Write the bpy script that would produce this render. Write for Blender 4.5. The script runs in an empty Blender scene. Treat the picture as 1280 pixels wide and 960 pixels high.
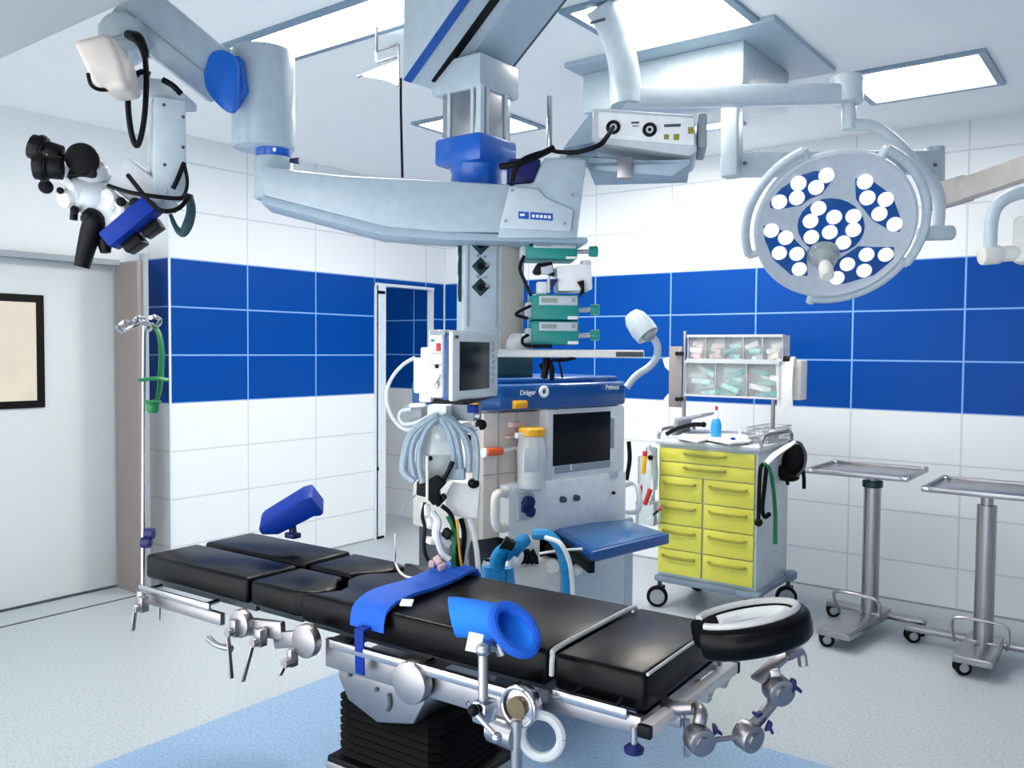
EXPO = 0.87
import bpy, bmesh, math, random
from mathutils import Vector, Matrix, Euler
random.seed(4)
PI = math.pi
SC = bpy.context.scene
C = SC.collection
V = Vector
# ------------------------------------------------------------------ camera
FPX, YAW, PITCH, ROLL, EYE = 1079.1, 0.6487, 0.0395, 0.0075, 1.6
FW = V((-math.sin(YAW)*math.cos(PITCH), math.cos(YAW)*math.cos(PITCH), -math.sin(PITCH)))
_r = FW.cross(V((0, 0, 1))).normalized()
_u = _r.cross(FW)
RT = _r*math.cos(ROLL) + _u*math.sin(ROLL)
UP = -_r*math.sin(ROLL) + _u*math.cos(ROLL)
FH = V((-math.sin(YAW), math.cos(YAW), 0))
RH = V((math.cos(YAW), math.sin(YAW), 0))
EYEP = V((0, 0, EYE))
cam_d = bpy.data.cameras.new('camera')
cam_d.sensor_fit = 'HORIZONTAL'; cam_d.sensor_width = 36; cam_d.lens = FPX/1280*36
cam_d.clip_start = 0.05
cam = bpy.data.objects.new('camera', cam_d); C.objects.link(cam)
cam.matrix_world = Matrix(((RT.x, UP.x, -FW.x, 0), (RT.y, UP.y, -FW.y, 0), (RT.z, UP.z, -FW.z, EYE), (0, 0, 0, 1)))
SC.camera = cam

def ray(x, y): return FW + RT*((x-640)/FPX) - UP*((y-480)/FPX)
def at(x, y, d): return EYEP + ray(x, y)*d          # a point at forward distance d
def at_z(x, y, z):
    r = ray(x, y); return EYEP + r*((z-EYE)/r.z)
def azd(deg):                                         # horizontal direction, degrees right of the view
    a = math.radians(deg); return FH*math.cos(a) + RH*math.sin(a)

# ------------------------------------------------------------------ materials
def lin(c):
    return tuple(((v/255)/12.92 if v/255 <= .04045 else (((v/255)+.055)/1.055)**2.4) for v in c)
MATS = {}
def mat(name, rgb, rough=.45, metal=0., var=.05, scale=30., bump=0., spec=.5, trans=0., emit=0., alpha=1.0, stretch=None, coat=0.):
    m = bpy.data.materials.new(name); m.use_nodes = True
    nt = m.node_tree; b = nt.nodes['Principled BSDF']
    c = lin(rgb)
    b.inputs['Roughness'].default_value = rough
    b.inputs['Metallic'].default_value = metal
    b.inputs['Specular IOR Level'].default_value = spec
    b.inputs['Transmission Weight'].default_value = trans
    b.inputs['Coat Weight'].default_value = coat
    tc = nt.nodes.new('ShaderNodeTexCoord')
    nz = nt.nodes.new('ShaderNodeTexNoise'); nz.inputs['Scale'].default_value = scale; nz.inputs['Detail'].default_value = 3
    if stretch:
        mp = nt.nodes.new('ShaderNodeMapping'); mp.inputs['Scale'].default_value = stretch
        nt.links.new(tc.outputs['Object'], mp.inputs['Vector']); nt.links.new(mp.outputs['Vector'], nz.inputs['Vector'])
    else:
        nt.links.new(tc.outputs['Object'], nz.inputs['Vector'])
    rp = nt.nodes.new('ShaderNodeValToRGB')
    rp.color_ramp.elements[0].position = .3; rp.color_ramp.elements[1].position = .7
    rp.color_ramp.elements[0].color = (*[max(0, v*(1-var)) for v in c], 1)
    rp.color_ramp.elements[1].color = (*[min(1, v*(1+var)) for v in c], 1)
    nt.links.new(nz.outputs['Fac'], rp.inputs['Fac']); nt.links.new(rp.outputs['Color'], b.inputs['Base Color'])
    if bump:
        bp = nt.nodes.new('ShaderNodeBump'); bp.inputs['Strength'].default_value = bump; bp.inputs['Distance'].default_value = .01
        nt.links.new(nz.outputs['Fac'], bp.inputs['Height']); nt.links.new(bp.outputs['Normal'], b.inputs['Normal'])
    if emit:
        b.inputs['Emission Color'].default_value = (*c, 1); b.inputs['Emission Strength'].default_value = emit
    if alpha < 1: b.inputs['Alpha'].default_value = alpha
    MATS[name] = m
    return m

M_white = mat('white_plastic', (238, 240, 240), .35)
M_enam = mat('white_enamel', (196, 209, 216), .3, coat=.2)
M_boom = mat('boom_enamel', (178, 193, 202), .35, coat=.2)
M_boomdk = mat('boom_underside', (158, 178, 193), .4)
M_cream = mat('cream_plastic', (236, 233, 224), .45)
M_beige = mat('beige_plastic', (214, 205, 196), .5)
M_grey = mat('grey_plastic', (150, 158, 166), .45)
M_lgrey = mat('light_grey_plastic', (196, 202, 208), .45)
M_dgrey = mat('dark_grey_plastic', (70, 76, 84), .5)
M_black = mat('black_plastic', (6, 6, 8), .45, spec=.2)
M_rub = mat('black_rubber', (4, 4, 5), .6, spec=.18)
M_vinyl = mat('black_vinyl', (4, 4, 5), .3, scale=14, bump=.1, spec=.17)
M_pipe = mat('pale_piping', (205, 203, 200), .5)
M_steel = mat('brushed_steel', (172, 168, 170), .36, 1., .06, 12.)
M_col = mat('column_steel', (172, 168, 170), .34, 1., .12, 6., stretch=(25, 25, .6))
M_steel2 = mat('satin_steel', (176, 176, 180), .35, 1., .1, 20.)
M_chrome = mat('chrome', (196, 195, 198), .2, 1., .02)
M_tsteel = mat('tray_steel', (170, 168, 172), .32, 1., .1, 8.)
M_bluem = mat('machine_blue', (4, 80, 150), .3, coat=.3)
M_tray = mat('tray_blue', (20, 98, 160), .3, coat=.2)
M_bluej = mat('joint_blue', (16, 104, 205), .35)
M_bluec = mat('collar_blue', (18, 92, 190), .3, coat=.2)
M_cob = mat('cobalt_plastic', (0, 46, 142), .5, spec=.2)
M_navy = mat('navy_plastic', (16, 22, 92), .45)
M_strap = mat('blue_foam_strap', (2, 92, 205), .7, scale=60, bump=.2)
M_cuff = mat('blue_foam_cuff', (10, 122, 232), .75, scale=60, bump=.25)
M_yel = mat('lime_yellow_laminate', (222, 219, 84), .4, var=.02)
M_yelh = mat('olive_handle', (140, 140, 42), .45)
M_teal = mat('teal_plastic', (20, 142, 132), .4)
M_dteal = mat('dark_teal', (14, 58, 66), .4)
M_green = mat('green_rubber', (14, 120, 66), .5)
M_dgreen = mat('dark_green_socket', (10, 46, 40), .4)
M_screen = mat('screen_glass', (4, 7, 12), .3, spec=.25)
M_lcd = mat('lcd_panel', (148, 160, 150), .2)
M_orange = mat('orange_plastic', (226, 92, 30), .45)
M_amber = mat('amber_plastic', (244, 180, 24), .4)
M_red = mat('red_plastic', (200, 36, 44), .45)
M_pink = mat('pink_wrap', (226, 190, 190), .6, var=.15)
M_mint = mat('mint_wrap', (150, 205, 200), .55, var=.25, scale=45)
M_green2 = mat('teal_wrap', (60, 160, 155), .55, var=.2, scale=45)
M_paper = mat('white_paper', (238, 238, 236), .8)
M_clear = mat('clear_plastic', (222, 232, 236), .1, trans=.75, var=.02)
M_hose = mat('translucent_hose', (152, 172, 186), .3, var=.12, scale=90)
M_cyan = mat('cyan_hose', (38, 150, 205), .35, var=.1)
M_cyanb = mat('cyan_liquid', (40, 150, 210), .3)
M_cable = mat('white_cable', (225, 230, 233), .5)
M_ledface = mat('lamp_face', (206, 214, 222), .35)
M_petal = mat('lamp_petal_blue', (18, 84, 160), .3)
M_led = mat('lamp_lens', (250, 250, 252), .15, emit=.35)
M_panel = mat('ceiling_light_diffuser', (255, 248, 238), .5, emit=26.0, var=.01)
M_panel2 = mat('ceiling_light_diffuser_soft', (255, 248, 238), .5, emit=6.0, var=.01)
M_panel3 = mat('added_light_diffuser', (255, 248, 238), .5, emit=4.0, var=.01)  # glow of the added, unseen soffit and corridor panels
M_bin = mat('clear_bin', (235, 240, 242), .15, alpha=.22, var=.01)
M_frame = mat('light_frame', (128, 150, 170), .4, .3)
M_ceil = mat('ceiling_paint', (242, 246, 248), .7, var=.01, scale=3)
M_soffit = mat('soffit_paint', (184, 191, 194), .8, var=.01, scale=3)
M_doorp = mat('door_panel', (206, 214, 216), .5, var=.015, scale=2)
M_doorf = mat('door_frame_taupe', (146, 136, 132), .45, .2, var=.04, scale=4, stretch=(1, 1, .2))
M_pane = mat('frosted_pane', (222, 208, 190), .35, var=.05, scale=4)
M_wallp = mat('white_wall_paint', (232, 236, 238), .6, var=.01)
M_trim = mat('white_trim', (214, 224, 232), .4)
M_jar = mat('jar_plastic', (238, 240, 240), .25, alpha=.55, var=.01)
M_bar = mat('pale_bar', (222, 214, 208), .38, .25)
M_chas = mat('chassis_grey', (120, 138, 156), .45)
M_brass = mat('brass', (120, 106, 84), .4, 1.)
M_logo = mat('logo_blue', (24, 84, 170), .4)
M_taupe = mat('taupe_plate', (140, 134, 136), .5)
M_skin = mat('pale_wrap_cream', (236, 228, 214), .6, var=.1)

def tile_material(name, axis, off, step):
    m = bpy.data.materials.new(name); m.use_nodes = True
    nt = m.node_tree; N = nt.nodes; L = nt.links; b = N['Principled BSDF']
    geo = N.new('ShaderNodeNewGeometry'); sp = N.new('ShaderNodeSeparateXYZ'); L.new(geo.outputs['Position'], sp.inputs[0])
    def mth(op, a, bb=None, cc=None):
        n = N.new('ShaderNodeMath'); n.operation = op
        for i, v in enumerate((a, bb, cc)):
            if v is None: continue
            if isinstance(v, (int, float)): n.inputs[i].default_value = v
            else: L.new(v, n.inputs[i])
        return n.outputs[0]
    def line(c, o, s, w):
        f = mth('FRACT', mth('ADD', mth('DIVIDE', mth('SUBTRACT', c, o), s), 100.5))
        return mth('LESS_THAN', mth('MULTIPLY', mth('ABSOLUTE', mth('SUBTRACT', f, .5)), s), w)
    z = sp.outputs['Z']
    lines = line(z, 1.226, .3223, .0055)
    if axis:
        lines = mth('MAXIMUM', lines, line(sp.outputs[axis], off, step, .0055))
    band = mth('MULTIPLY', mth('GREATER_THAN', z, 1.226), mth('LESS_THAN', z, 2.193))
    nz = N.new('ShaderNodeTexNoise'); nz.inputs['Scale'].default_value = .8
    tc = N.new('ShaderNodeTexCoord'); L.new(tc.outputs['Object'], nz.inputs['Vector'])
    def mix(f, a, c):
        n = N.new('ShaderNodeMix'); n.data_type = 'RGBA'
        if isinstance(f, (int, float)): n.inputs[0].default_value = f
        else: L.new(f, n.inputs[0])
        for k, v in ((6, a), (7, c)):
            if isinstance(v, tuple): n.inputs[k].default_value = (*lin(v), 1)
            else: L.new(v, n.inputs[k])
        return n.outputs[2]
    tile = mix(band, (226, 231, 235), mix(nz.outputs['Fac'], (0, 64, 144), (0, 72, 158)))
    grout = mix(band, (200, 208, 215), (120, 165, 225))
    L.new(mix(lines, tile, grout), b.inputs['Base Color'])
    b.inputs['Roughness'].default_value = .35
    b.inputs['Specular IOR Level'].default_value = .12
    bp = N.new('ShaderNodeBump'); bp.invert = True; bp.inputs['Strength'].default_value = .3; bp.inputs['Distance'].default_value = .003
    L.new(lines, bp.inputs['Height']); L.new(bp.outputs['Normal'], b.inputs['Normal'])
    return m
M_tileB = tile_material('wall_tile_back', 'X', -2.99, .664)
M_tileL = tile_material('wall_tile_left', 'Y', 3.80, .622)
M_tileN = tile_material('wall_tile_plain', None, 0, 1)

def floor_material():
    m = bpy.data.materials.new('speckled_vinyl'); m.use_nodes = True
    nt = m.node_tree; N = nt.nodes; L = nt.links; b = N['Principled BSDF']
    geo = N.new('ShaderNodeNewGeometry'); sp = N.new('ShaderNodeSeparateXYZ'); L.new(geo.outputs['Position'], sp.inputs[0])
    def mth(op, a, bb):
        n = N.new('ShaderNodeMath'); n.operation = op; L.new(a, n.inputs[0])
        if isinstance(bb, (int, float)): n.inputs[1].default_value = bb
        else: L.new(bb, n.inputs[1])
        return n.outputs[0]
    zone = mth('MULTIPLY', mth('GREATER_THAN', sp.outputs['X'], -3.22), mth('LESS_THAN', sp.outputs['Y'], 3.36))
    zone = mth('MULTIPLY', zone, mth('GREATER_THAN', sp.outputs['Y'], -1.5))
    def speck(a, c, d, sc):
        nz = N.new('ShaderNodeTexNoise'); nz.inputs['Scale'].default_value = sc; nz.inputs['Detail'].default_value = 4
        nz.inputs['Roughness'].default_value = .8
        L.new(geo.outputs['Position'], nz.inputs['Vector'])
        r = N.new('ShaderNodeValToRGB'); e = r.color_ramp.elements
        e[0].position = .34; e[0].color = (*lin(a), 1); e[1].position = .64; e[1].color = (*lin(d), 1)
        k = r.color_ramp.elements.new(.48); k.color = (*lin(c), 1)
        L.new(nz.outputs['Fac'], r.inputs['Fac']); return r.outputs['Color']
    w = speck((150, 158, 165), (171, 180, 186), (186, 195, 201), 75)
    bl = speck((108, 138, 172), (132, 162, 194), (150, 178, 206), 75)
    n = N.new('ShaderNodeMix'); n.data_type = 'RGBA'; L.new(zone, n.inputs[0]); L.new(w, n.inputs[6]); L.new(bl, n.inputs[7])
    L.new(n.outputs[2], b.inputs['Base Color']); b.inputs['Roughness'].default_value = .38
    b.inputs['Specular IOR Level'].default_value = .4
    return m
M_floor = floor_material()

# ------------------------------------------------------------------ mesh helpers
I4 = Matrix.Identity(4)
WM = {}
def axes(d):
    d = V(d).normalized(); a = V((0, 0, 1)) if abs(d.z) < .9 else V((1, 0, 0))
    x = a.cross(d).normalized(); return x, d.cross(x), d
def cr(pts, n=6):
    P = [V(p) for p in pts]
    if len(P) < 3: return P
    Q = [P[0]*2-P[1]] + P + [P[-1]*2-P[-2]]; out = []
    for i in range(1, len(Q)-2):
        a, b, c, d = Q[i-1:i+3]
        for k in range(n):
            t = k/n
            out.append(.5*((2*b)+(c-a)*t+(2*a-5*b+4*c-d)*t*t+(3*b-a-3*c+d)*t**3))
    return out + [P[-1]]
NOSPLIT = ('letter', 'logo', 'wires', 'print', 'seam', 'mark', 'pad_plate', 'panel_edge', 'emblem', 'body', 'bellows')
def islands(bm):
    bm.faces.ensure_lookup_table(); bm.faces.index_update(); seen = set(); out = []
    for f in bm.faces:
        if f.index in seen: continue
        st = [f]; seen.add(f.index); isl = []
        while st:
            q = st.pop(); isl.append(q)
            for v in q.verts:
                for h in v.link_faces:
                    if h.index not in seen: seen.add(h.index); st.append(h)
        c = [v.co for q in isl for v in q.verts]
        out.append(([q for q in isl], [min(p[i] for p in c)-.002 for i in range(3)], [max(p[i] for p in c)+.002 for i in range(3)]))
    ch = True
    while ch:
        ch = False
        for i in range(len(out)):
            for j in range(i+1, len(out)):
                A, B = out[i], out[j]
                if all(A[1][k] <= B[2][k] and B[1][k] <= A[2][k] for k in range(3)):
                    out[i] = (A[0]+B[0], [min(A[1][k], B[1][k]) for k in range(3)], [max(A[2][k], B[2][k]) for k in range(3)])
                    out.pop(j); ch = True; break
            if ch: break
    return [o[0] for o in out]
class G:
    def __init__(s, M=I4): s.bm = bmesh.new(); s.M = M
    def _in(s, t, M=I4):
        bmesh.ops.transform(t, matrix=M, verts=t.verts)
        me = bpy.data.meshes.new('t'); t.to_mesh(me); t.free(); s.bm.from_mesh(me); bpy.data.meshes.remove(me); return s
    def box(s, c, size, R=I4, bev=0, seg=2):
        t = bmesh.new(); bmesh.ops.create_cube(t, size=1); bmesh.ops.scale(t, vec=V(size), verts=t.verts)
        if bev:
            bmesh.ops.bevel(t, geom=list(t.edges), offset=min(bev, min(size)*.45), segments=seg, affect='EDGES', profile=.5)
        return s._in(t, Matrix.Translation(V(c)) @ R)
    def bx(s, a, b, bev=0):
        a, b = V(a), V(b); return s.box((a+b)/2, [max(abs(v), 1e-4) for v in (b-a)], bev=bev)
    def bar(s, p0, p1, w, h, bev=0, up=(0, 0, 1)):
        p0, p1 = V(p0), V(p1); d = (p1-p0); L = d.length; d.normalize()
        u = V(up); x = d.cross(u)
        if x.length < 1e-4: x = d.cross(V((1, 0, 0)))
        x.normalize(); u = x.cross(d)
        R = Matrix((x, d, u)).transposed().to_4x4()
        return s.box((p0+p1)/2, (w, L, h), R, bev)
    def cyl(s, p0, p1, r, r2=None, n=20, bev=0):
        p0, p1 = V(p0), V(p1); r2 = r if r2 is None else r2
        x, y, d = axes(p1-p0); L = (p1-p0).length
        t = bmesh.new(); bmesh.ops.create_cone(t, cap_ends=True, segments=n, radius1=r, radius2=r2, depth=L)
        if bev:
            es = [e for e in t.edges if abs(e.verts[0].co.z-e.verts[1].co.z) < 1e-5]
            bmesh.ops.bevel(t, geom=es, offset=min(bev, L*.4, r*.45), segments=2, affect='EDGES', profile=.5)
        M = Matrix((x, y, d)).transposed().to_4x4(); M.translation = (p0+p1)/2
        return s._in(t, M)
    def ball(s, c, r, R=I4, n=14):
        t = bmesh.new(); bmesh.ops.create_uvsphere(t, u_segments=n+4, v_segments=n, radius=1)
        r = (r, r, r) if isinstance(r, (int, float)) else r
        bmesh.ops.scale(t, vec=V(r), verts=t.verts); return s._in(t, Matrix.Translation(V(c)) @ R)
    def tube(s, pts, r, n=8, k=6, closed=False, flat=None):
        P = cr(pts, k) if k else [V(p) for p in pts]
        m = len(P); rs = r if isinstance(r, (list, tuple)) else None
        t = bmesh.new(); rings = []; xp = None
        for i, p in enumerate(P):
            d = (P[min(i+1, m-1)]-P[max(i-1, 0)])
            if d.length < 1e-7: d = V((0, 0, 1))
            d.normalize()
            if xp is None: x, y, _ = axes(d)
            else:
                x = xp - d*xp.dot(d)
                x = x.normalized() if x.length > 1e-6 else axes(d)[0]
                y = d.cross(x)
            xp = x
            rr = r
            if rs:
                f = i/(m-1)*(len(rs)-1); a = int(min(f, len(rs)-2)); rr = rs[a]+(rs[a+1]-rs[a])*(f-a)
            ry = rr*(flat or 1)
            rings.append([t.verts.new(p+x*rr*math.cos(2*PI*j/n)+y*ry*math.sin(2*PI*j/n)) for j in range(n)])
        for a, b in zip(rings, rings[1:]):
            for j in range(n): t.faces.new((a[j], a[(j+1) % n], b[(j+1) % n], b[j]))
        t.faces.new(rings[0][::-1]); t.faces.new(rings[-1])
        return s._in(t)
    def ring(s, c, ax, R, r, a0=0, a1=360, n=40, m=8, xd=None, sy=1.):
        x, y, d = axes(ax)
        if xd is not None:
            x = (V(xd)-d*V(xd).dot(d)).normalized(); y = d.cross(x)
        full = abs(a1-a0) >= 359.9
        pts = [V(c)+x*R*math.cos(math.radians(a0+(a1-a0)*i/n))+y*R*sy*math.sin(math.radians(a0+(a1-a0)*i/n)) for i in range(n+1)]
        return s.tube(pts, r, m, k=0)
    def prism(s, pts, vec, bev=0, seg=2):
        t = bmesh.new(); a = [t.verts.new(V(p)) for p in pts]; f = t.faces.new(a)
        r = bmesh.ops.extrude_face_region(t, geom=[f]); vs = [e for e in r['geom'] if isinstance(e, bmesh.types.BMVert)]
        bmesh.ops.translate(t, vec=V(vec), verts=vs); bmesh.ops.recalc_face_normals(t, faces=t.faces)
        if bev: bmesh.ops.bevel(t, geom=list(t.edges), offset=bev, segments=seg, affect='EDGES', profile=.5)
        return s._in(t)
    def lathe(s, prof, c, ax=(0, 0, 1), n=24):
        x, y, d = axes(ax); t = bmesh.new(); rs = []
        for r, h in prof:
            rs.append([t.verts.new(V(c)+d*h+x*max(r, 1e-4)*math.cos(2*PI*j/n)+y*max(r, 1e-4)*math.sin(2*PI*j/n)) for j in range(n)])
        for a, b in zip(rs, rs[1:]):
            for j in range(n): t.faces.new((a[j], a[(j+1) % n], b[(j+1) % n], b[j]))
        t.faces.new(rs[0][::-1]); t.faces.new(rs[-1]); bmesh.ops.recalc_face_normals(t, faces=t.faces)
        return s._in(t)
    def loft(s, rings):
        t = bmesh.new(); R = [[t.verts.new(V(p)) for p in r] for r in rings]; n = len(R[0])
        for a, b in zip(R, R[1:]):
            for j in range(n): t.faces.new((a[j], a[(j+1) % n], b[(j+1) % n], b[j]))
        t.faces.new(R[0][::-1]); t.faces.new(R[-1]); bmesh.ops.recalc_face_normals(t, faces=t.faces)
        return s._in(t)
    def text(s, body, size, org, xd, yd, th=.0008):
        cu = bpy.data.curves.new('t', 'FONT'); cu.body = body; cu.size = size; cu.extrude = th
        o = bpy.data.objects.new('t', cu); C.objects.link(o)
        bpy.context.view_layer.update()
        me = bpy.data.meshes.new_from_object(o.evaluated_get(bpy.context.evaluated_depsgraph_get()))
        x = V(xd).normalized(); y = V(yd).normalized(); z = x.cross(y)
        M = Matrix((x, y, z)).transposed().to_4x4(); M.translation = V(org)
        me.transform(M); s.bm.from_mesh(me)
        bpy.data.objects.remove(o); bpy.data.curves.remove(cu); bpy.data.meshes.remove(me); return s
    def build(s, name, m, parent=None, label=None, ang=38, tag=None):
        bm = s.bm
        W = WM[parent.name] if parent else None
        bmesh.ops.transform(bm, matrix=s.M, verts=bm.verts)
        if parent: bmesh.ops.transform(bm, matrix=W.inverted(), verts=bm.verts)
        else:
            xs = [v.co for v in bm.verts]
            lo = V([min(c[i] for c in xs) for i in range(3)]); hi = V([max(c[i] for c in xs) for i in range(3)])
            org = V(((lo.x+hi.x)/2, (lo.y+hi.y)/2, lo.z))
            bmesh.ops.translate(bm, vec=-org, verts=bm.verts); W = Matrix.Translation(org)
        if parent and not any(k in name for k in NOSPLIT):
            gr = islands(bm)
            if 1 < len(gr) <= 14:
                big = None
                for fs in sorted(gr, key=lambda q: -sum(f.calc_area() for f in q)):
                    ks = set(fs); b2 = bm.copy(); b2.faces.ensure_lookup_table()
                    ids = {f.index for f in fs}
                    bmesh.ops.delete(b2, geom=[f for f in b2.faces if f.index not in ids], context='FACES')
                    o = s._obj(name, b2, m, parent, label, ang); big = big or o
                bm.free(); return big
        return s._obj(name, bm, m, parent, label, ang, tag, W)
    def _obj(s, name, bm, m, parent, label, ang, tag=None, W=None):
        W = W or WM[parent.name]
        me = bpy.data.meshes.new(name); bm.to_mesh(me); bm.free()
        me.polygons.foreach_set('use_smooth', [True]*len(me.polygons))
        me.set_sharp_from_angle(angle=math.radians(ang))
        me.materials.append(m)
        o = bpy.data.objects.new(name, me); C.objects.link(o)
        if parent: o.parent = parent
        else: o.matrix_world = W
        WM[o.name] = W
        if label: o['label'] = label
        if tag:
            o['label'], o['category'] = tag[0], tag[1]
            if len(tag) > 2: o['group'] = tag[2]
        return o
def thing(name, label, cat, loc=(0, 0, 0), rz=0, group=None):
    o = bpy.data.objects.new(name, None); C.objects.link(o); o.empty_display_size = .1
    M = Matrix.Translation(V(loc)) @ Matrix.Rotation(rz, 4, 'Z')
    o.matrix_world = M; WM[o.name] = M
    o['label'] = label; o['category'] = cat
    if group: o['group'] = group
    return o
def struct(name, g, m, parent=None):
    o = g.build(name, m, parent)
    if not parent: o['kind'] = 'structure'
    return o
class Face:                    # an upright front plane: local x right, y into the thing, z up from the floor
    def __init__(s, az, px=None, py=None, d=None, org=None):
        o = V(org) if org else at(px, py, d)
        s.R = azd(az); s.N = azd(az+90); s.O = V((o.x, o.y, 0))
        s.M = Matrix((s.R, -s.N, V((0, 0, 1)))).transposed().to_4x4(); s.M.translation = s.O
    def pt(s, px, py, y=0):
        r = ray(px, py); o = s.O - s.N*y
        t = (o-EYEP).dot(s.N)/r.dot(s.N); p = EYEP+r*t-s.O
        return V((p.dot(s.R), y, p.z))
    def rect(s, x0, y0, x1, y1, y=0):
        xm, ym = (x0+x1)/2, (y0+y1)/2
        return s.pt(x0, ym, y).x, s.pt(x1, ym, y).x, s.pt(xm, y1, y).z, s.pt(xm, y0, y).z
    def box(s, g, x0, y0, x1, y1, f=0., dp=.02, bev=0):
        a0, a1, z0, z1 = s.rect(x0, y0, x1, y1, f)
        return g.bx((a0, f, z0), (a1, f+dp, z1), bev)
    def poly(s, g, pts, f=0., dp=.02, bev=0):
        return g.prism([s.pt(x, y, f) for x, y in pts], (0, dp, 0), bev)
XAZ = 90+math.degrees(YAW)      # the back wall's direction as seen from the camera
# ------------------------------------------------------------------ the room
XL, YB, ZC = -5.265, 5.914, 3.02
XD = -5.55
X0, X1, Y0 = -7.2, 2.7, -2.7
struct('floor', G().bx((X0, -.4, -.1), (X1, YB+.1, 0)), M_floor)
struct('ceiling', G().bx((X0, Y0, ZC), (X1, YB+.1, ZC+.1)), M_ceil)
struct('wall_back', G().bx((X0, YB, 0), (X1, YB+.12, ZC)), M_tileB)
struct('wall_right', G().bx((X1, Y0, 0), (X1+.12, YB+.12, ZC)), M_tileN)
struct('wall_corridor', G().bx((X0-.12, Y0-.12, 0), (X0, YB+.12, ZC)), M_tileN)
struct('wall_front_blocker', G().bx((.4, Y0-.12, -.1), (X1+.12, Y0, ZC)), M_tileN)  # unseen part wall, added to dim the right of the back wall
g = G()                                         # the left wall with its corridor opening
g.bx((XL-.3, 3.19, 0), (XL, 5.04, ZC)).bx((XL-.06, 5.04, 2.15), (XL, 5.765, ZC)).bx((XL-.06, 5.765, 0), (XL, YB, ZC))
struct('wall_left', g, M_tileL)
g = G()
g.bx((XD-.12, Y0, 2.15), (XD+.03, 3.19, ZC)).bx((XD-.12, 2.99, 0), (XD+.03, 3.19, 2.15)).bx((XD-.12, Y0, 0), (XD+.03, .9, 2.15))
struct('wall_door', g, M_wallp)
# ventilation soffit over the near part of the room
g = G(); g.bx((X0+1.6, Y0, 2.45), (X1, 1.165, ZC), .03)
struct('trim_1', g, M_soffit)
# corner bead, skirting
struct('trim_2', G().bx((XL-.002, 3.182, 0), (XL+.006, 3.196, ZC)), M_trim)
struct('trim_3', G().bx((XL-.01, YB-.012, 0), (XL+.012, YB+.002, ZC)), M_trim)
struct('baseboard_back', G().bx((XL, YB-.008, 0), (X1, YB, .012)), M_grey)
struct('baseboard_left', G().bx((XL, 3.19, 0), (XL+.008, 5.04, .012)), M_grey)
# sliding door with vision window
d = G().bx((XD-.05, .9, .012), (XD, 2.96, 2.13), .004).build('door_1', M_doorp)
d['kind'] = 'structure'
f = G().bx((XD, 1.72, 1.222), (XD+.012, 2.512, 1.915)).build('vision_frame', M_black, d)
G().bx((XD+.012, 1.77, 1.268), (XD+.016, 2.462, 1.868)).build('pane', M_pane, f)
g = G().bx((XD+.03, 2.955, 0), (XL+.02, 2.99, 2.15))
struct('trim_4', g, M_doorf)
struct('trim_7', G().bx((XD, .8, 2.13), (XD+.1, 2.955, 2.165)), M_grey)
struct('trim_5', G().bx((XL-.02, 2.99, 0), (XL+.035, 3.025, 2.2), .004), M_grey)
g = G().bx((XD+.0, .8, 0), (XD+.014, 2.96, .004)).bx((XL+.02, .8, 0), (XL+.034, 2.96, .004))
struct('trim_6', g, M_dgrey)
# corridor doorway frame
g = G(); g.bx((XL-.08, 5.04, 0), (XL+.012, 5.075, 2.15)).bx((XL-.015, 5.06, 0), (XL+.012, 5.165, 2.13)).bx((XL-.06, 5.752, 0), (XL+.006, 5.766, 2.15)).bx((XL-.06, 5.04, 2.128), (XL+.012, 5.765, 2.15))
fr = struct('door_2', g, M_trim)
G().bx((XL+.01, 5.075, 2.06), (XL+.018, 5.15, 2.085)).bx((XL+.01, 5.06, .58), (XL+.018, 5.08, .61)).bx((XL-.01, 5.06, .0), (XL+.02, 5.14, .02)).build('hinge', M_black, fr)

# ceiling light panels, some of them added out of view
def panel(x0, x1, y0, y1, z, label, pm=None):
    t = thing('ceiling_light', label, 'ceiling light', ((x0+x1)/2, (y0+y1)/2, z), group='recessed ceiling light panels')
    w = .035
    g = G(); g.bx((x0-w, y0-w, z-.016), (x1+w, y0, z)).bx((x0-w, y1, z-.016), (x1+w, y1+w, z)).bx((x0-w, y0, z-.016), (x0, y1, z)).bx((x1, y0, z-.016), (x1+w, y1, z))
    g.build('frame', M_frame, t)
    G().bx((x0, y0, z-.008), (x1, y1, z)).build('diffuser', pm or M_panel, t)
panel(-3.78, -3.22, 4.0, 4.5, ZC, 'square recessed ceiling light hidden behind the boom lift column')
panel(-2.66, -2.16, 4.66, 5.16, ZC, 'square recessed ceiling light hidden above the grey control unit')
panel(-3.2, -2.1, -.3, .3, 2.452, 'unseen added light panel under the near soffit, left one', M_panel3)  # out of view, added to brighten the foreground
panel(-1.2, -.1, -.3, .3, 2.452, 'unseen added light panel under the near soffit, right one', M_panel3)  # second added fill panel for the foreground, also unseen
panel(-6.5, -5.95, 5.0, 5.5, ZC, 'unseen added light panel in the corridor beyond the doorway', M_panel3)  # unseen, added to light the corridor wall
panel(-1.35, -.75, 4.6, 5.16, ZC, 'square recessed ceiling light at upper right above the steel tables', M_panel2)
panel(-2.03, -1.46, 3.06, 3.64, ZC, 'square recessed ceiling light behind the white boom beam, by the box', M_panel2)
panel(-3.55, -2.3, 2.47, 2.73, ZC, 'long ceiling light strip left of the white boom beam')
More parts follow.
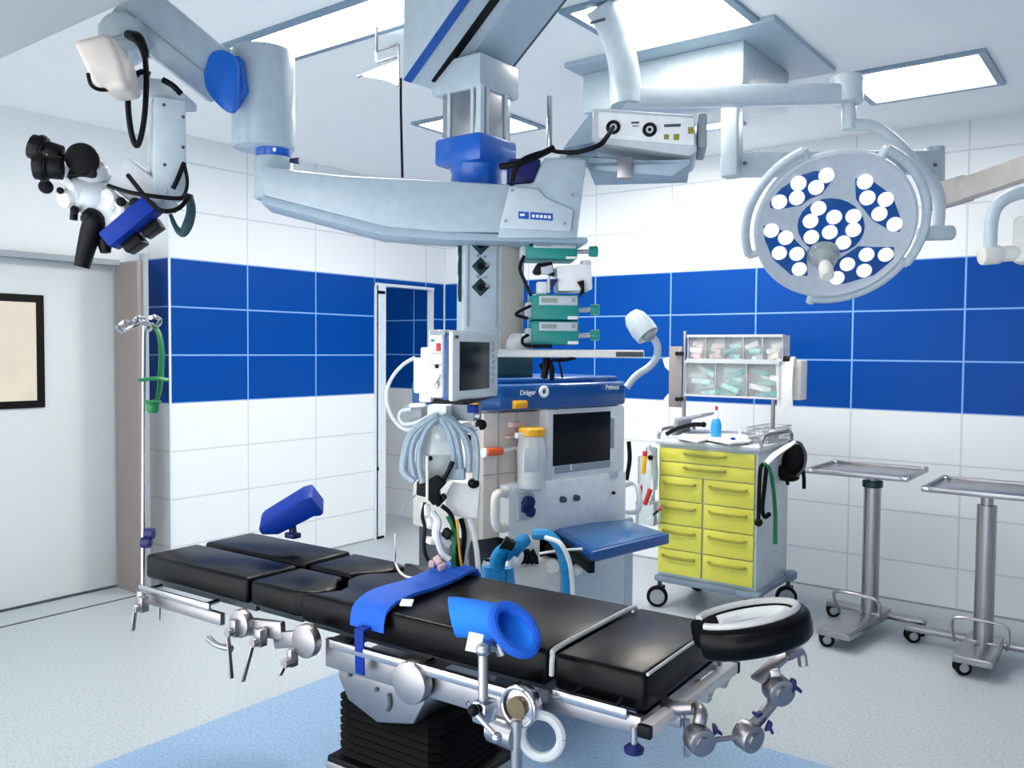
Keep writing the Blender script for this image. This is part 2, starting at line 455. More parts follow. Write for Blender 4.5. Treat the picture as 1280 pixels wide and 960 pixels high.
# ------------------------------------------------------------------ operating table
T = Matrix.Translation((-1.95, 1.95, 0)) @ Matrix.Rotation(math.radians(2.7), 4, 'Z')
def tl(px, py, z):               # picture point at height z -> table coordinates
    return T.inverted() @ at_z(px, py, z)
tab = thing('operating_table', 'black padded operating table with steel rails on a bellows column', 'operating table', (-1.85, 1.97, 0), math.radians(2.7))
def pad(name, pts, z0, z1, bev=.014, m=M_vinyl):
    return G(T).prism([(u, v, z0) for u, v in pts], (0, 0, z1-z0), bev, 3).build(name, m, tab, ang=60)
H = .237
pad('leg_pad', [(-.985, -H), (-.42, -H), (-.42, -.02), (-.985, -.02)], .765, .852)
pad('leg_pad', [(-.985, .012), (-.42, .012), (-.42, H), (-.985, H)], .765, .852)
arc = [(-.13+.05*math.cos(a), -.15+.0+.07*math.sin(a)) for a in [x*PI/10 for x in range(-5, 3)]]
pad('leg_pad', [(-.405, -H), (-.2, -H), (-.14, -.215), (-.115, -.17), (-.13, -.12), (-.19, -.06), (-.2, -.02), (-.405, -.02)], .765, .848)
pad('leg_pad', [(-.405, .012), (-.2, .012), (-.19, .05), (-.13, .11), (-.115, .16), (-.14, .215), (-.2, H), (-.405, H)], .765, .848)
pad('seat_pad', [(-.17, -H), (.73, -H), (.73, H), (-.17, H), (-.11, .2), (-.085, .15), (-.1, .1), (-.155, .05), (-.165, 0), (-.155, -.05), (-.1, -.1), (-.085, -.15), (-.11, -.2)], .757, .852)
hp = pad('head_pad', [(.75, -H), (1.0, -H), (1.0, H), (.75, H)], .757, .85)
g = G(T)
g.tube([(.742, -H+.004, .79), (.742, -H+.008, .838), (.742, -H+.03, .853), (.742, 0, .855), (.742, H-.03, .853), (.742, H, .838)], .007, 8, 5)
g.build('seam_piping', M_pipe, tab, 'pale piping at the seam between seat and head pads')
g = G(T)
g.tube([(1.0, -H+.01, .848), (1.002, 0, .85), (1.0, H-.01, .848)], .004, 6, 4)
g.build('edge_piping', M_pipe, hp)
# metal under the pads
g = G(T)
g.bx((-.96, -.2, .735), (-.42, -.04, .762)).bx((-.96, .04, .735), (-.42, .2, .762)).bx((-.4, -.2, .74), (-.2, .2, .762)).bx((-.15, -.2, .735), (.72, .2, .756)).bx((.76, -.19, .735), (.98, .19, .756))
g.build('pad_plate', M_dgrey, tab)
g = G(T)
for sv in (-1, 1):
    v = sv*.252
    g.box((.33, v, .698), (.72, .022, .085), bev=.004)
g.bx((-.03, -.23, .7), (.01, .23, .735)).bx((.6, -.23, .7), (.64, .23, .735)).bx((.25, -.24, .66), (.4, .24, .735))
g.build('side_beam', M_steel, tab)
def rail(u0, u1, z, sv=-1, o=.282):
    r = G(T); v = sv*o
    r.box(((u0+u1)/2, v, z), (u1-u0, .01, .026), bev=.002)
    n = 3 if u1-u0 > .4 else 2
    for i in range(n):
        u = u0+.04+(u1-u0-.08)*i/(n-1)
        r.cyl((u, v, z), (u, sv*.22, z), .008, n=10)
    r.build('side_rail', M_chrome, tab)
for sv in (-1, 1):
    rail(-.95, -.55, .745, sv); rail(.02, .68, .742, sv, .29); rail(.77, .97, .762, sv, .27)
g = G(T)
for z, u0, u1 in ((.735, .745, 1.0),):
    for sv in (-1, 1): g.box(((u0+u1)/2, sv*.25, z), (u1-u0, .02, .045), bev=.003)
g.bx((.97, -.25, .73), (.995, .25, .75))
for sv in (-1, 1): g.box((-.72, sv*.262, .708), (.42, .02, .04), bev=.003)
g.build('end_frame', M_steel, tab)
# swivel links of the leg section
def disc(u, z, r, v=-.285, th=.03):
    return G(T).cyl((u, v-th/2, z), (u, v+th/2, z), r, n=28, bev=.004)
g = disc(-.085, .728, .05); g.box((-.17, -.27, .712), (.15, .02, .05), Matrix.Rotation(math.radians(-14), 4, 'Y'), .004)
g.box((-.29, -.27, .722), (.17, .022, .055), Matrix.Rotation(math.radians(-6), 4, 'Y'), .004)
g.build('hinge_link', M_steel, tab)
disc(-.385, .725, .045).build('hinge_link', M_steel, tab)
g = disc(.335, .70, .058, -.29, .035); g.build('joint_disc', M_steel, tab)
g = disc(.70, .73, .05, -.3, .03); g.ring(V((.70, -.318, .73)), (0, 1, 0), .047, .006, n=28)
g.build('joint_disc', M_chrome, tab)
G(T).cyl((.70, -.33, .73), (.70, -.315, .73), .026, n=20).build('joint_hub', M_brass, tab)
def clamp(u, z, ll, sw, side=-1, base=.03):
    c = G(T); v = side*.3
    c.box((u, v, z), (base, .03, .055), bev=.004)
    c.cyl((u, v-.005*1, z-.01), (u, v-.035, z-.01), .014, n=14)
    c.bar((u, v-.03, z-.015), (u+sw, v-.04, z-.015-ll), .014, .007, .002, up=(1, 0, 0))
    c.build('clamp_lever', M_steel, tab)
clamp(-.9, .70, .07, .0); clamp(-.395, .712, .13, .03); clamp(-.275, .705, .12, -.035); clamp(-.13, .672, .03, -.01, base=.02)
g = G(T); g.tube([(-.52, -.31, .655), (-.47, -.315, .645), (-.41, -.305, .642)], [.012, .009, .011], 10); g.build('release_lever', M_steel2, tab)
# lamp-like round grips at the seat hinge
g = G(T); g.cyl((.62, -.31, .655), (.70, -.32, .655), .035, n=20); g.cyl((.70, -.325, .57), (.70, -.325, .70), .014, n=12)
g.build('drive_unit', M_steel2, tab)
g = G(T); g.ring((.755, -.3, .665), (.3, -1, .1), .05, .012, n=28); g.build('guard_ring', M_jar, tab)
# upper steel housing, bellows column, foot
cu, cv = .1, .02
g = G(T)
prof = [(-.14, .655), (.2, .655), (.2, .6), (.16, .53), (.02, .5), (-.1, .54), (-.14, .6)]
g.prism([(cu+u, -.2, z) for u, z in prof], (0, .4, 0), .006)
g.build('column_head', M_steel, tab)
g = G(T)
for u, z in ((-.09, .62), (0.02, .6)): g.cyl((cu+u, -.205, z), (cu+u, -.199, z), .007, n=10)
g.tube([(cu+.07, -.204, .6), (cu+.075, -.204, .57), (cu+.066, -.204, .55)], .006, 6)
g.build('screw_head', M_dgrey, tab)
g = G(T); n = 8
rs = []
for i in range(2*n+1):
    z = .33+(.53-.33)*i/(2*n); s_ = (.205 if i % 2 else .19)*(1.0)
    rs.append([(cu+.01+x*s_, cv+y*s_*.9, z) for x, y in ((-1, -.86), (-.86, -1), (.86, -1), (1, -.86), (1, .86), (.86, 1), (-.86, 1), (-1, .86))])
g.loft(rs); g.build('bellows', M_rub, tab, ang=20)
g = G(T); g.box((cu+.03, cv-.01, .33), (.46, .4, .02), bev=.006); g.build('foot_gasket', M_black, tab)
g = G(T); g.box((cu+.03, cv-.01, .19), (.47, .41, .27), bev=.01); g.box((cu+.06, cv, .035), (1.05, .5, .05), bev=.012); g.build('foot', M_steel, tab)
g = G(T)
for a in (-.38, .48):
    for b in (-.2, .2): g.cyl((cu+a, cv+b-.015, .03), (cu+a, cv+b+.015, .03), .03, n=16)
g.build('castor', M_rub, tab)

# tail bar and clamps at the head end
g = G(T); p0 = V((1.02, -.275, .738)); p1 = V((1.045, .215, .742))
g.bar(p0, p1, .03, .03, .004); g.build('cross_bar', M_bar, tab)
g = G(T); g.bar(p0+V((0, -.012, 0)), p0+V((0, .004, 0)), .034, .03, .003); g.bar(p1+V((0, -.004, 0)), p1+V((0, .012, 0)), .034, .03, .003)
g.build('bar_end_cap', M_black, tab)
g = G(T); g.cyl((.985, -.262, .69), (.985, -.262, .735), .008, n=10); g.build('bar_bolt', M_steel2, tab)
g = G(T); g.lathe([(.006, 0), (.022, .002), (.024, .012), (.012, .022)], (.985, -.262, .672)); g.build('wing_knob', M_navy, tab, 'navy blue wing knob under the table corner')
g = G(T)
for v in (-.1, .08, .2): g.box((1.01, v, .712), (.05, .03, .05), bev=.005); g.cyl((.98, v, .715), (1.04, v, .715), .011, n=12)
g.bar((1.045, -.1, .71), (1.05, -.105, .62), .014, .008); g.build('bar_clamp', M_steel2, tab)

# ---- horseshoe head rest on its jointed holder
def rel(px, py, d): return at(px, py, d)
hr = thing('head_rest', 'black horseshoe head rest with pale lining on jointed steel discs', 'head rest', at(935, 845, 2.02))
FT = lambda px, py, d: at(px, py, d)
# pad: a U-shaped cushion open toward the table
cpos = at(938, 795, 2.05)
ax_u = T.to_3x3() @ V((1, 0, 0)); ax_v = T.to_3x3() @ V((0, 1, 0))
pu = (at(1000, 765, 2.05)-at(872, 800, 2.05)).normalized()
a0 = at(873, 800, 2.03); a1 = at(1001, 775, 2.03)
L = (a1-a0).length; mid = (a0+a1)/2
dirL = (a1-a0).normalized(); back = (FH - dirL*FH.dot(dirL)).normalized(); upv = dirL.cross(back).normalized()
if upv.z < 0: upv = -upv
def hp_(u, w, h): return mid + dirL*u + back*w + upv*h
outer, inner = [], []
rr = []
K = 26
for i in range(K+1):
    t = -PI*.86 + 2*PI*.86*i/K
    u = math.cos(t)*L*.5*.98; w = math.sin(t)*.075
    cu_ = hp_(u, w, 0)
    rad = .032 if abs(t) < 2.2 else .026
    rr.append((u, w))
g = G()
secs = []
for i, (u, w) in enumerate(rr):
    a = rr[max(i-1, 0)]; b = rr[min(i+1, K)]
    tx, ty = b[0]-a[0], b[1]-a[1]; l = math.hypot(tx, ty); nx, ny = ty/l, -tx/l
    sec = []
    for k in range(12):
        q = 2*PI*k/12; cx, cz = math.cos(q), math.sin(q)
        sx = abs(cx)**.7*(1 if cx > 0 else -1)*.027; sz = abs(cz)**.6*(1 if cz > 0 else -1)*.037
        sec.append(hp_(u+nx*sx, w+ny*sx, sz))
    secs.append(sec)
g.loft(secs); g.build('cushion', M_vinyl, hr, ang=60)
g = G(); g.tube([hp_(u*.985, w*.97, .039) for u, w in rr], .009, 8, 0); g.build('rim_piping', M_pipe, hr)
g = G(); g.tube([hp_(u*.76, w*.55, .02) for u, w in rr[2:-2]], .018, 8, 0); g.build('lining', M_paper, hr, 'crumpled pale lining inside the horseshoe')
d0 = 2.03
def D3(px, py, rpx, dd, az=150, th=.022):
    c = at(px, py, dd); n = (azd(az)*.95+V((0, 0, -.1))).normalized()
    return c, n, rpx*dd/FPX, th
def joint(px, py, rpx, dd, az=165):
    c, n, r, th = D3(px, py, rpx, dd, az)
    q = G(); q.cyl(c-n*th, c+n*th, r, n=28, bev=.005); q.cyl(c+n*th, c+n*(th+.006), r*.55, n=20); q.build('joint_disc', M_steel, hr)
joint(973, 862, 18, d0); joint(935, 920, 18, d0-.03, 150); joint(874, 924, 18, d0-.06)
g = G()
g.bar(at(970, 850, d0+.01), at(968, 835, d0+.01), .03, .025, .004); g.bar(at(945, 850, d0), at(985, 815, d0+.05), .035, .012, .003)
g.tube([at(985, 820, d0+.03), at(1000, 815, d0+.04), at(1004, 832, d0+.04)], .012, 8)
g.bar(at(966, 878, d0), at(938, 912, d0-.03), .022, .02, .003)
g.cyl(at(928, 920, d0-.03), at(880, 926, d0-.06), .007, n=10)
g.tube([at(874, 905, d0-.06), at(876, 893, d0-.05), at(870, 885, d0+.0), at(845, 885, d0+.02), at(830, 878, d0+.05)], .016, 10)
g.build('holder_arm', M_steel, hr)
def wing(px, py, dd, a, s=1.):
    c = at(px, py, dd); q = G()
    e1 = (RT*math.cos(a)+UP*math.sin(a))
    e2 = (-RT*math.sin(a)+UP*math.cos(a))
    pts = [(-.5, -1), (.1, -.5), (.9, -1.2), (1.1, -.7), (.35, .1), (.4, .9), (-.3, 1.1), (-.4, .2)]
    s *= .016
    q.prism([c+e1*x*s+e2*y*s-FW*.008 for x, y in pts], FW*.016, .002)
    q.build('wing_knob', M_navy, hr, 'navy blue wing knob')
wing(992, 857, d0-.01, .1); wing(894, 912, d0-.05, .2, .8); wing(961, 908, d0-.03, -.3, .8); wing(946, 893, d0-.02, 1.2, .6)

# ---- strap across the seat
S = thing('body_strap', 'wide blue foam strap laid across the black table pads', 'strap', T @ V((.15, 0, .852)))
g = G(T)
rowsP = []
cl = [(-.262, .805), (-.258, .83), (-.245, .855), (-.2, .872), (-.12, .876), (0, .868), (.12, .868), (.2, .874), (.245, .866), (.262, .835), (.264, .80)]
def strap_u(v): return .135+(v+.24)*-.10
secs = []
for v, z in cr([(0, v, z) for v, z in cl], 4) and [(p.y, p.z) for p in cr([(0, v, z) for v, z in cl], 4)]:
    u = strap_u(v); w = .07 if v > -.2 else .066
    secs.append([(u-w, v, z), (u-w*.6, v, z+.010), (u+w*.6, v, z+.010), (u+w, v, z+.004), (u+w, v, z-.006), (u-w, v, z-.006)])
g.loft(secs); g.build('band', M_strap, S, ang=60)
g = G(T); g.box((.14, -.292, .742), (.035, .006, .13), Matrix.Rotation(math.radians(2), 4, 'X'), .002); g.box((.14, -.278, .806), (.035, .03, .006)); g.build('tail', M_cob, S)
g = G(T); g.box((.235, -.20, .878), (.035, .03, .004), Matrix.Rotation(.5, 4, 'Z') @ Matrix.Rotation(.3, 4, 'X')); g.build('care_label', M_paper, S)

# ---- blue cuff on its rail post
ca = thing('arm_cuff', 'bright blue foam arm cuff held on a steel rail post', 'arm cuff', T @ V((.62, -.29, .74)))
c0 = at(590, 770, 2.18); c1 = at(640, 787, 2.12)
xd = (c1-c0).normalized()
up_ = (V((0, 0, 1))-xd*xd.z).normalized(); sd = xd.cross(up_)
secs = []
cL, cR = at(566, 771, 2.2), at(643, 787, 2.06)
AL, AR = UP*-.05+RT*.012, RT*.05-UP*.036
BL, BR = FW*.055, UP*.034+FW*.035+RT*.012
for i in range(9):
    t = i/8; e = t*t*(3-2*t); c = cL.lerp(cR, t)+UP*.008*math.sin(PI*t)
    A_, B_ = AL.lerp(AR, e), BL.lerp(BR, e)
    secs.append([c+A_*math.cos(2*PI*k/20)+B_*math.sin(2*PI*k/20) for k in range(20)])
tb = bmesh.new()
RG = [[tb.verts.new(p) for p in s_] for s_ in secs]
for a, b in zip(RG, RG[1:]):
    for j in range(20): tb.faces.new((a[j], a[(j+1) % 20], b[(j+1) % 20], b[j]))
bmesh.ops.recalc_face_normals(tb, faces=tb.faces)
bmesh.ops.solidify(tb, geom=list(tb.faces), thickness=.014)
g = G(); g._in(tb); g.build('cuff', M_cuff, ca, ang=60)
g = G(); cc = secs[-1]; g.tube(cc+[cc[0]], .013, 8, 2); g.build('cuff_rim', M_strap, ca)
g = G(); p = at(593, 803, 2.02); g.box(p, (.035, .004, .045), Matrix.Rotation(YAW, 4, 'Z') @ Matrix.Rotation(.2, 4, 'Y')); g.build('care_label', M_paper, ca)
g = G()
pt0 = at(604, 880, 2.0); pt1 = at(604, 812, 2.02)
g.cyl(pt0, pt1, .012, n=12); g.cyl(at(600, 808, 2.03), at(625, 806, 2.06), .016, n=12); g.cyl(at(622, 803, 2.05), at(628, 818, 2.05), .013, n=10)
g.ball(at(604, 812, 2.02), .018)
g.build('post', M_steel2, ca)
g = G(); h = at(592, 888, 1.97); g.ball(h, .014)
g.build('tommy_hub', M_black, ca)
g = G(); g.cyl(at(584, 878, 1.975), at(590, 886, 1.975), .006, n=8); g.cyl(at(594, 892, 1.97), at(620, 920, 1.95), .0065, n=8); g.ball(at(621, 922, 1.95), .013)
g.box(at(606, 888, 2.0), (.04, .05, .05), bev=.006); g.build('tommy_bar', M_chrome, ca)

# ---- blue leg support pad at the far edge
ls = thing('leg_support', 'tilted cobalt blue support pad rising from the far leg pads', 'leg support', at(364, 668, 3.18))
dd = 3.2
A = at(333, 655, dd); B = at(385, 623, dd)
lx = (B-A).normalized(); nrm = (-RT*.45+UP*.8-FW*.35); nrm = (nrm-lx*nrm.dot(lx)).normalized(); wd = lx.cross(nrm)
g = G()
def q3(u, h, w): return A+lx*u+nrm*h+wd*w
LL = (B-A).length
prof = [(-.02, -.005), (-.015, .02), (.005, .03), (LL, .03), (LL+.03, .02), (LL+.03, -.062), (LL+.012, -.064), (LL-.006, -.052), (LL-.04, -.05), (.03, -.04)]
g.prism([q3(u, h, -.06) for u, h in prof], wd*.12, .008); g.build('pad', M_cob, ls)
g = G(); g.cyl(at(365, 655, dd), at(367, 670, dd), .014, n=12); g.box(at(366, 669, dd), (.05, .04, .02), bev=.004); g.build('mount', M_navy, ls)

# ---- drip pole at the leg end, with the green harness
iv = thing('drip_pole', 'thin chrome drip pole with curled hooks at the table foot end', 'drip pole', at(179, 762, 3.2))
dv = 3.2
g = G(); g.cyl(at(178.5, 762, dv), at(180, 400, dv), .0075, n=12); g.build('pole', M_chrome, iv)
g = G(); g.cyl(at(178, 764, dv), at(178.3, 738, dv), .022, n=16, bev=.003); g.bar(at(180, 742, dv), at(205, 740, dv+.02), .03, .03, .004); g.cyl(at(199, 745, dv-.02), at(199, 775, dv-.02), .008, .005, n=10)
g.build('rail_socket', M_steel, iv)
g = G()
for pts in ([(180, 403), (165, 408), (152, 414), (147, 408), (156, 402), (163, 404)], [(180, 402), (170, 400), (166, 404), (172, 397), (180, 398)],
            [(180, 403), (190, 406), (197, 407), (200, 400), (194, 396), (188, 397)], [(180, 403), (184, 409), (187, 412), (189, 406)]):
    g.tube([at(x, y, dv-.03*(i % 2)) for i, (x, y) in enumerate(pts)], .008, 8)
g.build('hook', M_chrome, iv)
g = G(); g.lathe([(.008, -.02), (.02, -.016), (.022, 0), (.02, .016), (.008, .02)], at(187, 667, dv), RT); g.lathe([(.008, -.02), (.02, -.016), (.022, 0), (.02, .016), (.008, .02)], at(183, 678, dv-.01), RT)
g.build('height_knob', M_navy, iv)
gh = thing('mask_harness', 'green rubber mask harness hanging from the drip pole hooks', 'harness', at(192, 515, dv))
g = G(); g.tube([at(191, 405, dv-.02), at(199, 418, dv-.02), at(202, 440, dv-.02), at(201, 470, dv-.02), at(199, 490, dv-.02), at(195, 504, dv-.02)], [.018, .018, .02, .021, .018, .012], 8, flat=.35); g.build('strap', M_green, gh)
g = G(); g.tube([at(177, 475, dv-.03), at(195, 473, dv-.045), at(210, 475, dv-.03)], .021, 8, flat=.35); g.build('cross_strap', M_green, gh)
g = G(); g.lathe([(.016, 0), (.022, .01), (.022, .03), (.03, .04), (.028, .046)], at(191, 516, dv-.02)); g.build('cup', M_green, gh)
# ------------------------------------------------------------------ ceiling boom: sloped beam, lift column, collar, arm
def wbox(g, px, py0, py1, d, s, bev=.006, top=None):
    """square post aligned with the room; near corner on picture column px, from row py1 (low) to py0 (high)"""
    p = at(px, py1, d); z0 = p.z; z1 = at(px, py0, d).z
    c = V((p.x-s/2, p.y+s/2, 0))
    return g.box((c.x, c.y, (z0+z1)/2), (s, s, z1-z0), bev=bev), c, z0, z1
bo = thing('ceiling_boom', 'big white ceiling boom with blue collar, sloped beam and long horizontal arm', 'ceiling boom', at(600, 300, 3.0))
DB = 2.92
g = G(); _, lc, z0, z1 = wbox(g, 600, 106, 172, DB, .172, .004); g.build('lift_column', M_steel2, bo)
g = G()
for dx, dy in ((.035, 0), (.14, 0)): g.box((lc.x-.086+dx, lc.y-.088, (z0+z1)/2), (.012, .008, z1-z0))
for dy in (.035, .14): g.box((lc.x+.088, lc.y-.086+dy, (z0+z1)/2), (.008, .012, z1-z0))
g.box((lc.x+.086, lc.y-.086, (z0+z1)/2), (.02, .02, z1-z0)); g.build('column_rail', M_enam, bo)
g = G(); _, c2, a, b = wbox(g, 600, 64, 107, DB-.02, .222, .01); g.build('beam_neck', M_boom, bo)
g = G(); _, c3, a, b = wbox(g, 600, 163, 199, DB-.02, .21, .014); g.build('collar', M_bluec, bo)
g = G(); zt = a; cxy = V((lc.x, lc.y, 0))
g.lathe([(.096, 0), (.092, .03), (.088, .06), (.1, .09)], cxy+V((0, 0, zt-.085)), n=32); g.build('collar_flange', M_bluec, bo)
# sloped beam: runs along the back wall's direction, rising toward the room's near right side
bd = (RT*1190+UP*1123-FW*1079).normalized()
zN = at(600, 68, DB-.02).z
hb = V((bd.x, bd.y, 0)).normalized(); sb = V((-hb.y, hb.x, 0))
if sb.dot(FW) < 0: sb = -sb                       # sb: across the beam, away from the viewer
e0 = at(503, 101, 2.95)                           # lower near edge, low end
w0 = .40
e1 = e0 + sb*w0
topz = V((0, 0, .2))
Lb = .70
g = G(); g.prism([e0, e1, e1+topz*1.6, e0+topz*1.6], bd*Lb, .008); g.build('beam', M_boom, bo)
nb = bd.cross(sb); nb = nb if nb.z < 0 else -nb   # outward from the underside
g = G()
q = e0 + nb*.0015 + sb*.018
g.bar(q+bd*.005, q+bd*Lb, .034, .006, up=nb); g.build('blue_stripe', M_logo, bo)
g = G(); q = e0 + nb*.0015 + sb*.125
g.bar(q+bd*.035, q+bd*Lb, .032, .008, up=nb); g.build('cable_slot', M_black, bo)
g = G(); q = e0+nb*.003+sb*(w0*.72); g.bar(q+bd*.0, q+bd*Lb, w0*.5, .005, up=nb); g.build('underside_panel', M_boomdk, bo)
g = G(); q = e1+nb*.002-sb*.004; g.bar(q+bd*0, q+bd*Lb, .008, .006, up=nb); g.build('edge_seal', M_dgrey, bo)
# horizontal arm: seen nearly side on
da = 2.95
af = Face(84, 600, 260, da)
g = G(af.M); af.poly(g, [(322, 206), (366, 212), (430, 219), (640, 230), (640, 291), (560, 291), (482, 284), (330, 245)], -.09, .2, .012); g.build('arm', M_boom, bo)
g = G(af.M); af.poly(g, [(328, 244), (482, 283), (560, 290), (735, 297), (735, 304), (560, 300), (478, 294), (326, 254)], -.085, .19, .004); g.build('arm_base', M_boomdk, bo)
g = G(af.M)
af.poly(g, [(622, 298), (641, 230), (668, 228), (681, 196), (734, 198), (722, 298)], -.11, .24, .012); g.build('arm_housing', M_boom, bo)
g = G(af.M); af.poly(g, [(624, 285), (637, 232), (674, 236), (682, 247), (717, 262), (714, 290)], -.122, .014, .006); g.build('name_plate', M_enam, bo)
g = G(af.M); af.poly(g, [(648, 264), (661, 265), (661, 274), (648, 273)], -.1235, .002); af.poly(g, [(663, 265), (691, 267), (691, 276), (663, 274)], -.1235, .002); g.build('plate_logo', M_logo, bo)
g = G(af.M); af.poly(g, [(650, 267), (656, 267), (656, 270), (650, 270)], -.1245, .001)
for i in range(5): af.poly(g, [(665+i*5, 268+.3*i), (668.5+i*5, 268.2+.3*i), (668.5+i*5, 272+.3*i), (665+i*5, 271.8+.3*i)], -.1245, .001)
g.build('logo_bar', M_white, bo)
g = G()
for x, y in ((640, 238), (716, 243), (632, 276), (706, 279)): p = af.pt(x, y, -.125); g.cyl(af.M @ p, af.M @ (p+V((0, .01, 0))), .005, n=10)
g.build('plate_screw', M_grey, bo)
g = G(); pr = af.M
p0 = at(342, 252, da); r_ = .058
pc = V((p0.x, p0.y, 0)); zl, zh = at(342, 250, da).z, at(342, 198, da).z
g.cyl(pc+V((0, 0, zl)), pc+V((0, 0, zh)), .064, n=32, bev=.006); g.build('arm_end', M_boom, bo)
g = G(); z2 = at(342, 176, da).z; g.cyl(pc+V((0, 0, zh-.002)), pc+V((0, 0, z2)), .059, n=32, bev=.004); g.build('swivel_ring', M_bluec, bo)
g = G(); g.cyl(at(360, 201, da-.02), at(374, 201, da-.02), .007, .012, n=12); g.build('lock_knob', M_navy, bo)
g = G(); s0 = af.M @ af.pt(341, 187, -.0); g.bar(at(334, 187, da-.062), at(345, 187, da-.062), .003, .012); g.build('ring_mark', M_white, bo)
g = G(); g.cyl(at(687, 186, 2.88), at(687, 120, 2.88), .0085, n=12, bev=.003); g.build('rod', M_chrome, bo)
g = G(af.M); af.box(g, 636, 198, 676, 230, -.05, .08, .006); g.build('connector_block', M_navy, bo)
g = G()
g.tube([at(626, 208, 2.83), at(645, 205, 2.8), at(665, 198, 2.8), at(692, 185, 2.82)], .011, 8)
g.tube([at(646, 212, 2.8), at(652, 200, 2.79), at(670, 192, 2.8), at(690, 187, 2.82)], .006, 6)
g.tube([at(640, 228, 2.8), at(645, 210, 2.79), at(655, 203, 2.79)], .008, 6)
g.build('cable', M_rub, bo)
g = G(); g.tube([at(501, 98, 2.95), at(501, 130, 2.95), at(502, 180, 2.95), at(503, 222, 2.95)], .0045, 6); g.build('hanging_cable', M_black, bo)

# ------------------------------------------------------------------ surgical microscope on its balanced arm
mi = thing('surgical_microscope', 'ceiling hung surgical microscope with black eyepieces on a white balanced arm', 'microscope', at(110, 335, 2.6))
g = G(); zb = at(330, 188, da).z; zt = at(330, 66, da).z; rc = .104
ctr = pc + (at(330, 120, da)-at(342, 120, da))*1.0; ctr = V((ctr.x, ctr.y, 0))
g.cyl(ctr+V((0, 0, zb)), ctr+V((0, 0, zt)), rc, n=40, bev=.012); g.build('joint_cylinder', M_boom, mi)
# balanced arm, rising to the left
b0 = at(272, 96, 2.86); b1 = at(178, 20, 2.72)
ad = (b1-b0).normalized(); au = (UP*.75+RT*.6); au = (au-ad*au.dot(ad)).normalized(); aw = ad.cross(au); aw = aw if aw.dot(FW) < 0 else -aw
g = G(); hw = .085
sec = lambda p, h, w: [p+au*h-aw*w, p+au*h+aw*w, p-au*h+aw*w, p-au*h-aw*w]
g.prism([b0-au*hw-aw*.07-ad*.03, b0-au*hw+aw*.07-ad*.03, b0+au*hw+aw*.07-ad*.03, b0+au*hw-aw*.07-ad*.03], ad*((b1-b0).length+.1), .012); g.build('balanced_arm', M_boom, mi)
g = G(); g.bar(b0+aw*.071-au*.02, b1+aw*.071-au*.02+ad*.05, .004, .004, up=au); g.build('arm_seam', M_grey, mi)
g = G()
cp = [(254, 92), (262, 68), (276, 62), (291, 68), (297, 80), (297, 118), (291, 138), (276, 134), (258, 112)]
pc3 = cr([at(x, y, 2.76) for x, y in cp+cp[:1]], 4)[:-1]; g.prism(pc3, FW*.03, .004); g.prism([at(x, y, 2.79) for x, y in [(262, 78), (276, 66), (300, 70), (306, 110), (290, 130), (268, 112)]], FW*.1, .004); g.build('joint_cover', M_bluej, mi)
g = G(); g.cyl(at(150, 38, 2.62), at(158, 62, 2.78), .06, n=20, bev=.01); g.box(at(162, 50, 2.72), (.16, .12, .1), Matrix.Rotation(.3, 4, 'Z'), .02); g.build('hub', M_enam, mi)
g = G(); g.tube([at(137, 50, 2.6), at(150, 47, 2.6), at(160, 44, 2.6)], .008, 6); g.tube([at(148, 68, 2.6), at(155, 76, 2.62)], .012, 6); g.build('hub_detail', M_grey, mi)
g = G(); g.prism([at(x, y, 2.42) for x, y in [(88, 50), (134, 38), (150, 72), (158, 108), (126, 113), (112, 100)]], FW*.12, .02, 3); g.build('counterweight_cover', M_beige, mi)
g = G()
g.bar(at(132, 106, 2.6), at(186, 106, 2.68), .07, .05, .012); g.prism([at(x, y, 2.62) for x, y in [(182, 96), (205, 98), (232, 118), (232, 128), (190, 128), (180, 116)]], FW*.1, .008); g.build('link_arm', M_enam, mi)
vf = Face(60, 222, 180, 2.62)
g = G(vf.M); vf.box(g, 192, 122, 233, 246, -.02, .1, .008); g.build('suspension_bar', M_enam, mi)
g = G()
for x, y in ((205, 131), (206, 206), (229, 146), (229, 184)):
    p = vf.pt(x, y, -.022); g.cyl(vf.M @ p, vf.M @ (p+V((0, .006, 0))), .005, n=10)
g.build('bar_screw', M_dgrey, mi)
dm = 2.58
g = G(); g.box(at(178, 236, dm+.04), (.16, .07, .1), Matrix.Rotation(YAW, 4, 'Z') @ Matrix.Rotation(math.radians(38), 4, 'Y'), .008)
g.bar(at(176, 232, dm+.03), at(222, 262, dm+.06), .04, .03, .005); g.build('carrier_block', M_lgrey, mi)
g = G()
g.cyl(at(92, 243, dm), at(122, 240, dm+.03), .052, .05, n=28, bev=.01); g.cyl(at(120, 232, dm+.03), at(112, 214, dm+.02), .05, .058, n=24, bev=.008)
g.box(at(136, 262, dm+.02), (.12, .09, .1), Matrix.Rotation(YAW, 4, 'Z') @ Matrix.Rotation(math.radians(35), 4, 'Y'), .02); g.ball(at(120, 250, dm+.02), .06)
g.box(at(154, 276, dm+.02), (.11, .08, .09), Matrix.Rotation(YAW, 4, 'Z') @ Matrix.Rotation(math.radians(35), 4, 'Y'), .015); g.build('optics_body', M_lgrey, mi)
g = G(); g.cyl(at(78, 249, dm-.03), at(90, 247, dm), .026, .03, n=24, bev=.004); g.bar(at(84, 228, dm-.02), at(96, 240, dm-.01), .03, .03, .006); g.prism([at(x, y, dm-.04) for x, y in [(66, 222), (84, 196), (92, 192), (88, 206), (82, 220), (98, 236), (86, 238), (74, 228)]], FW*.03, .004)
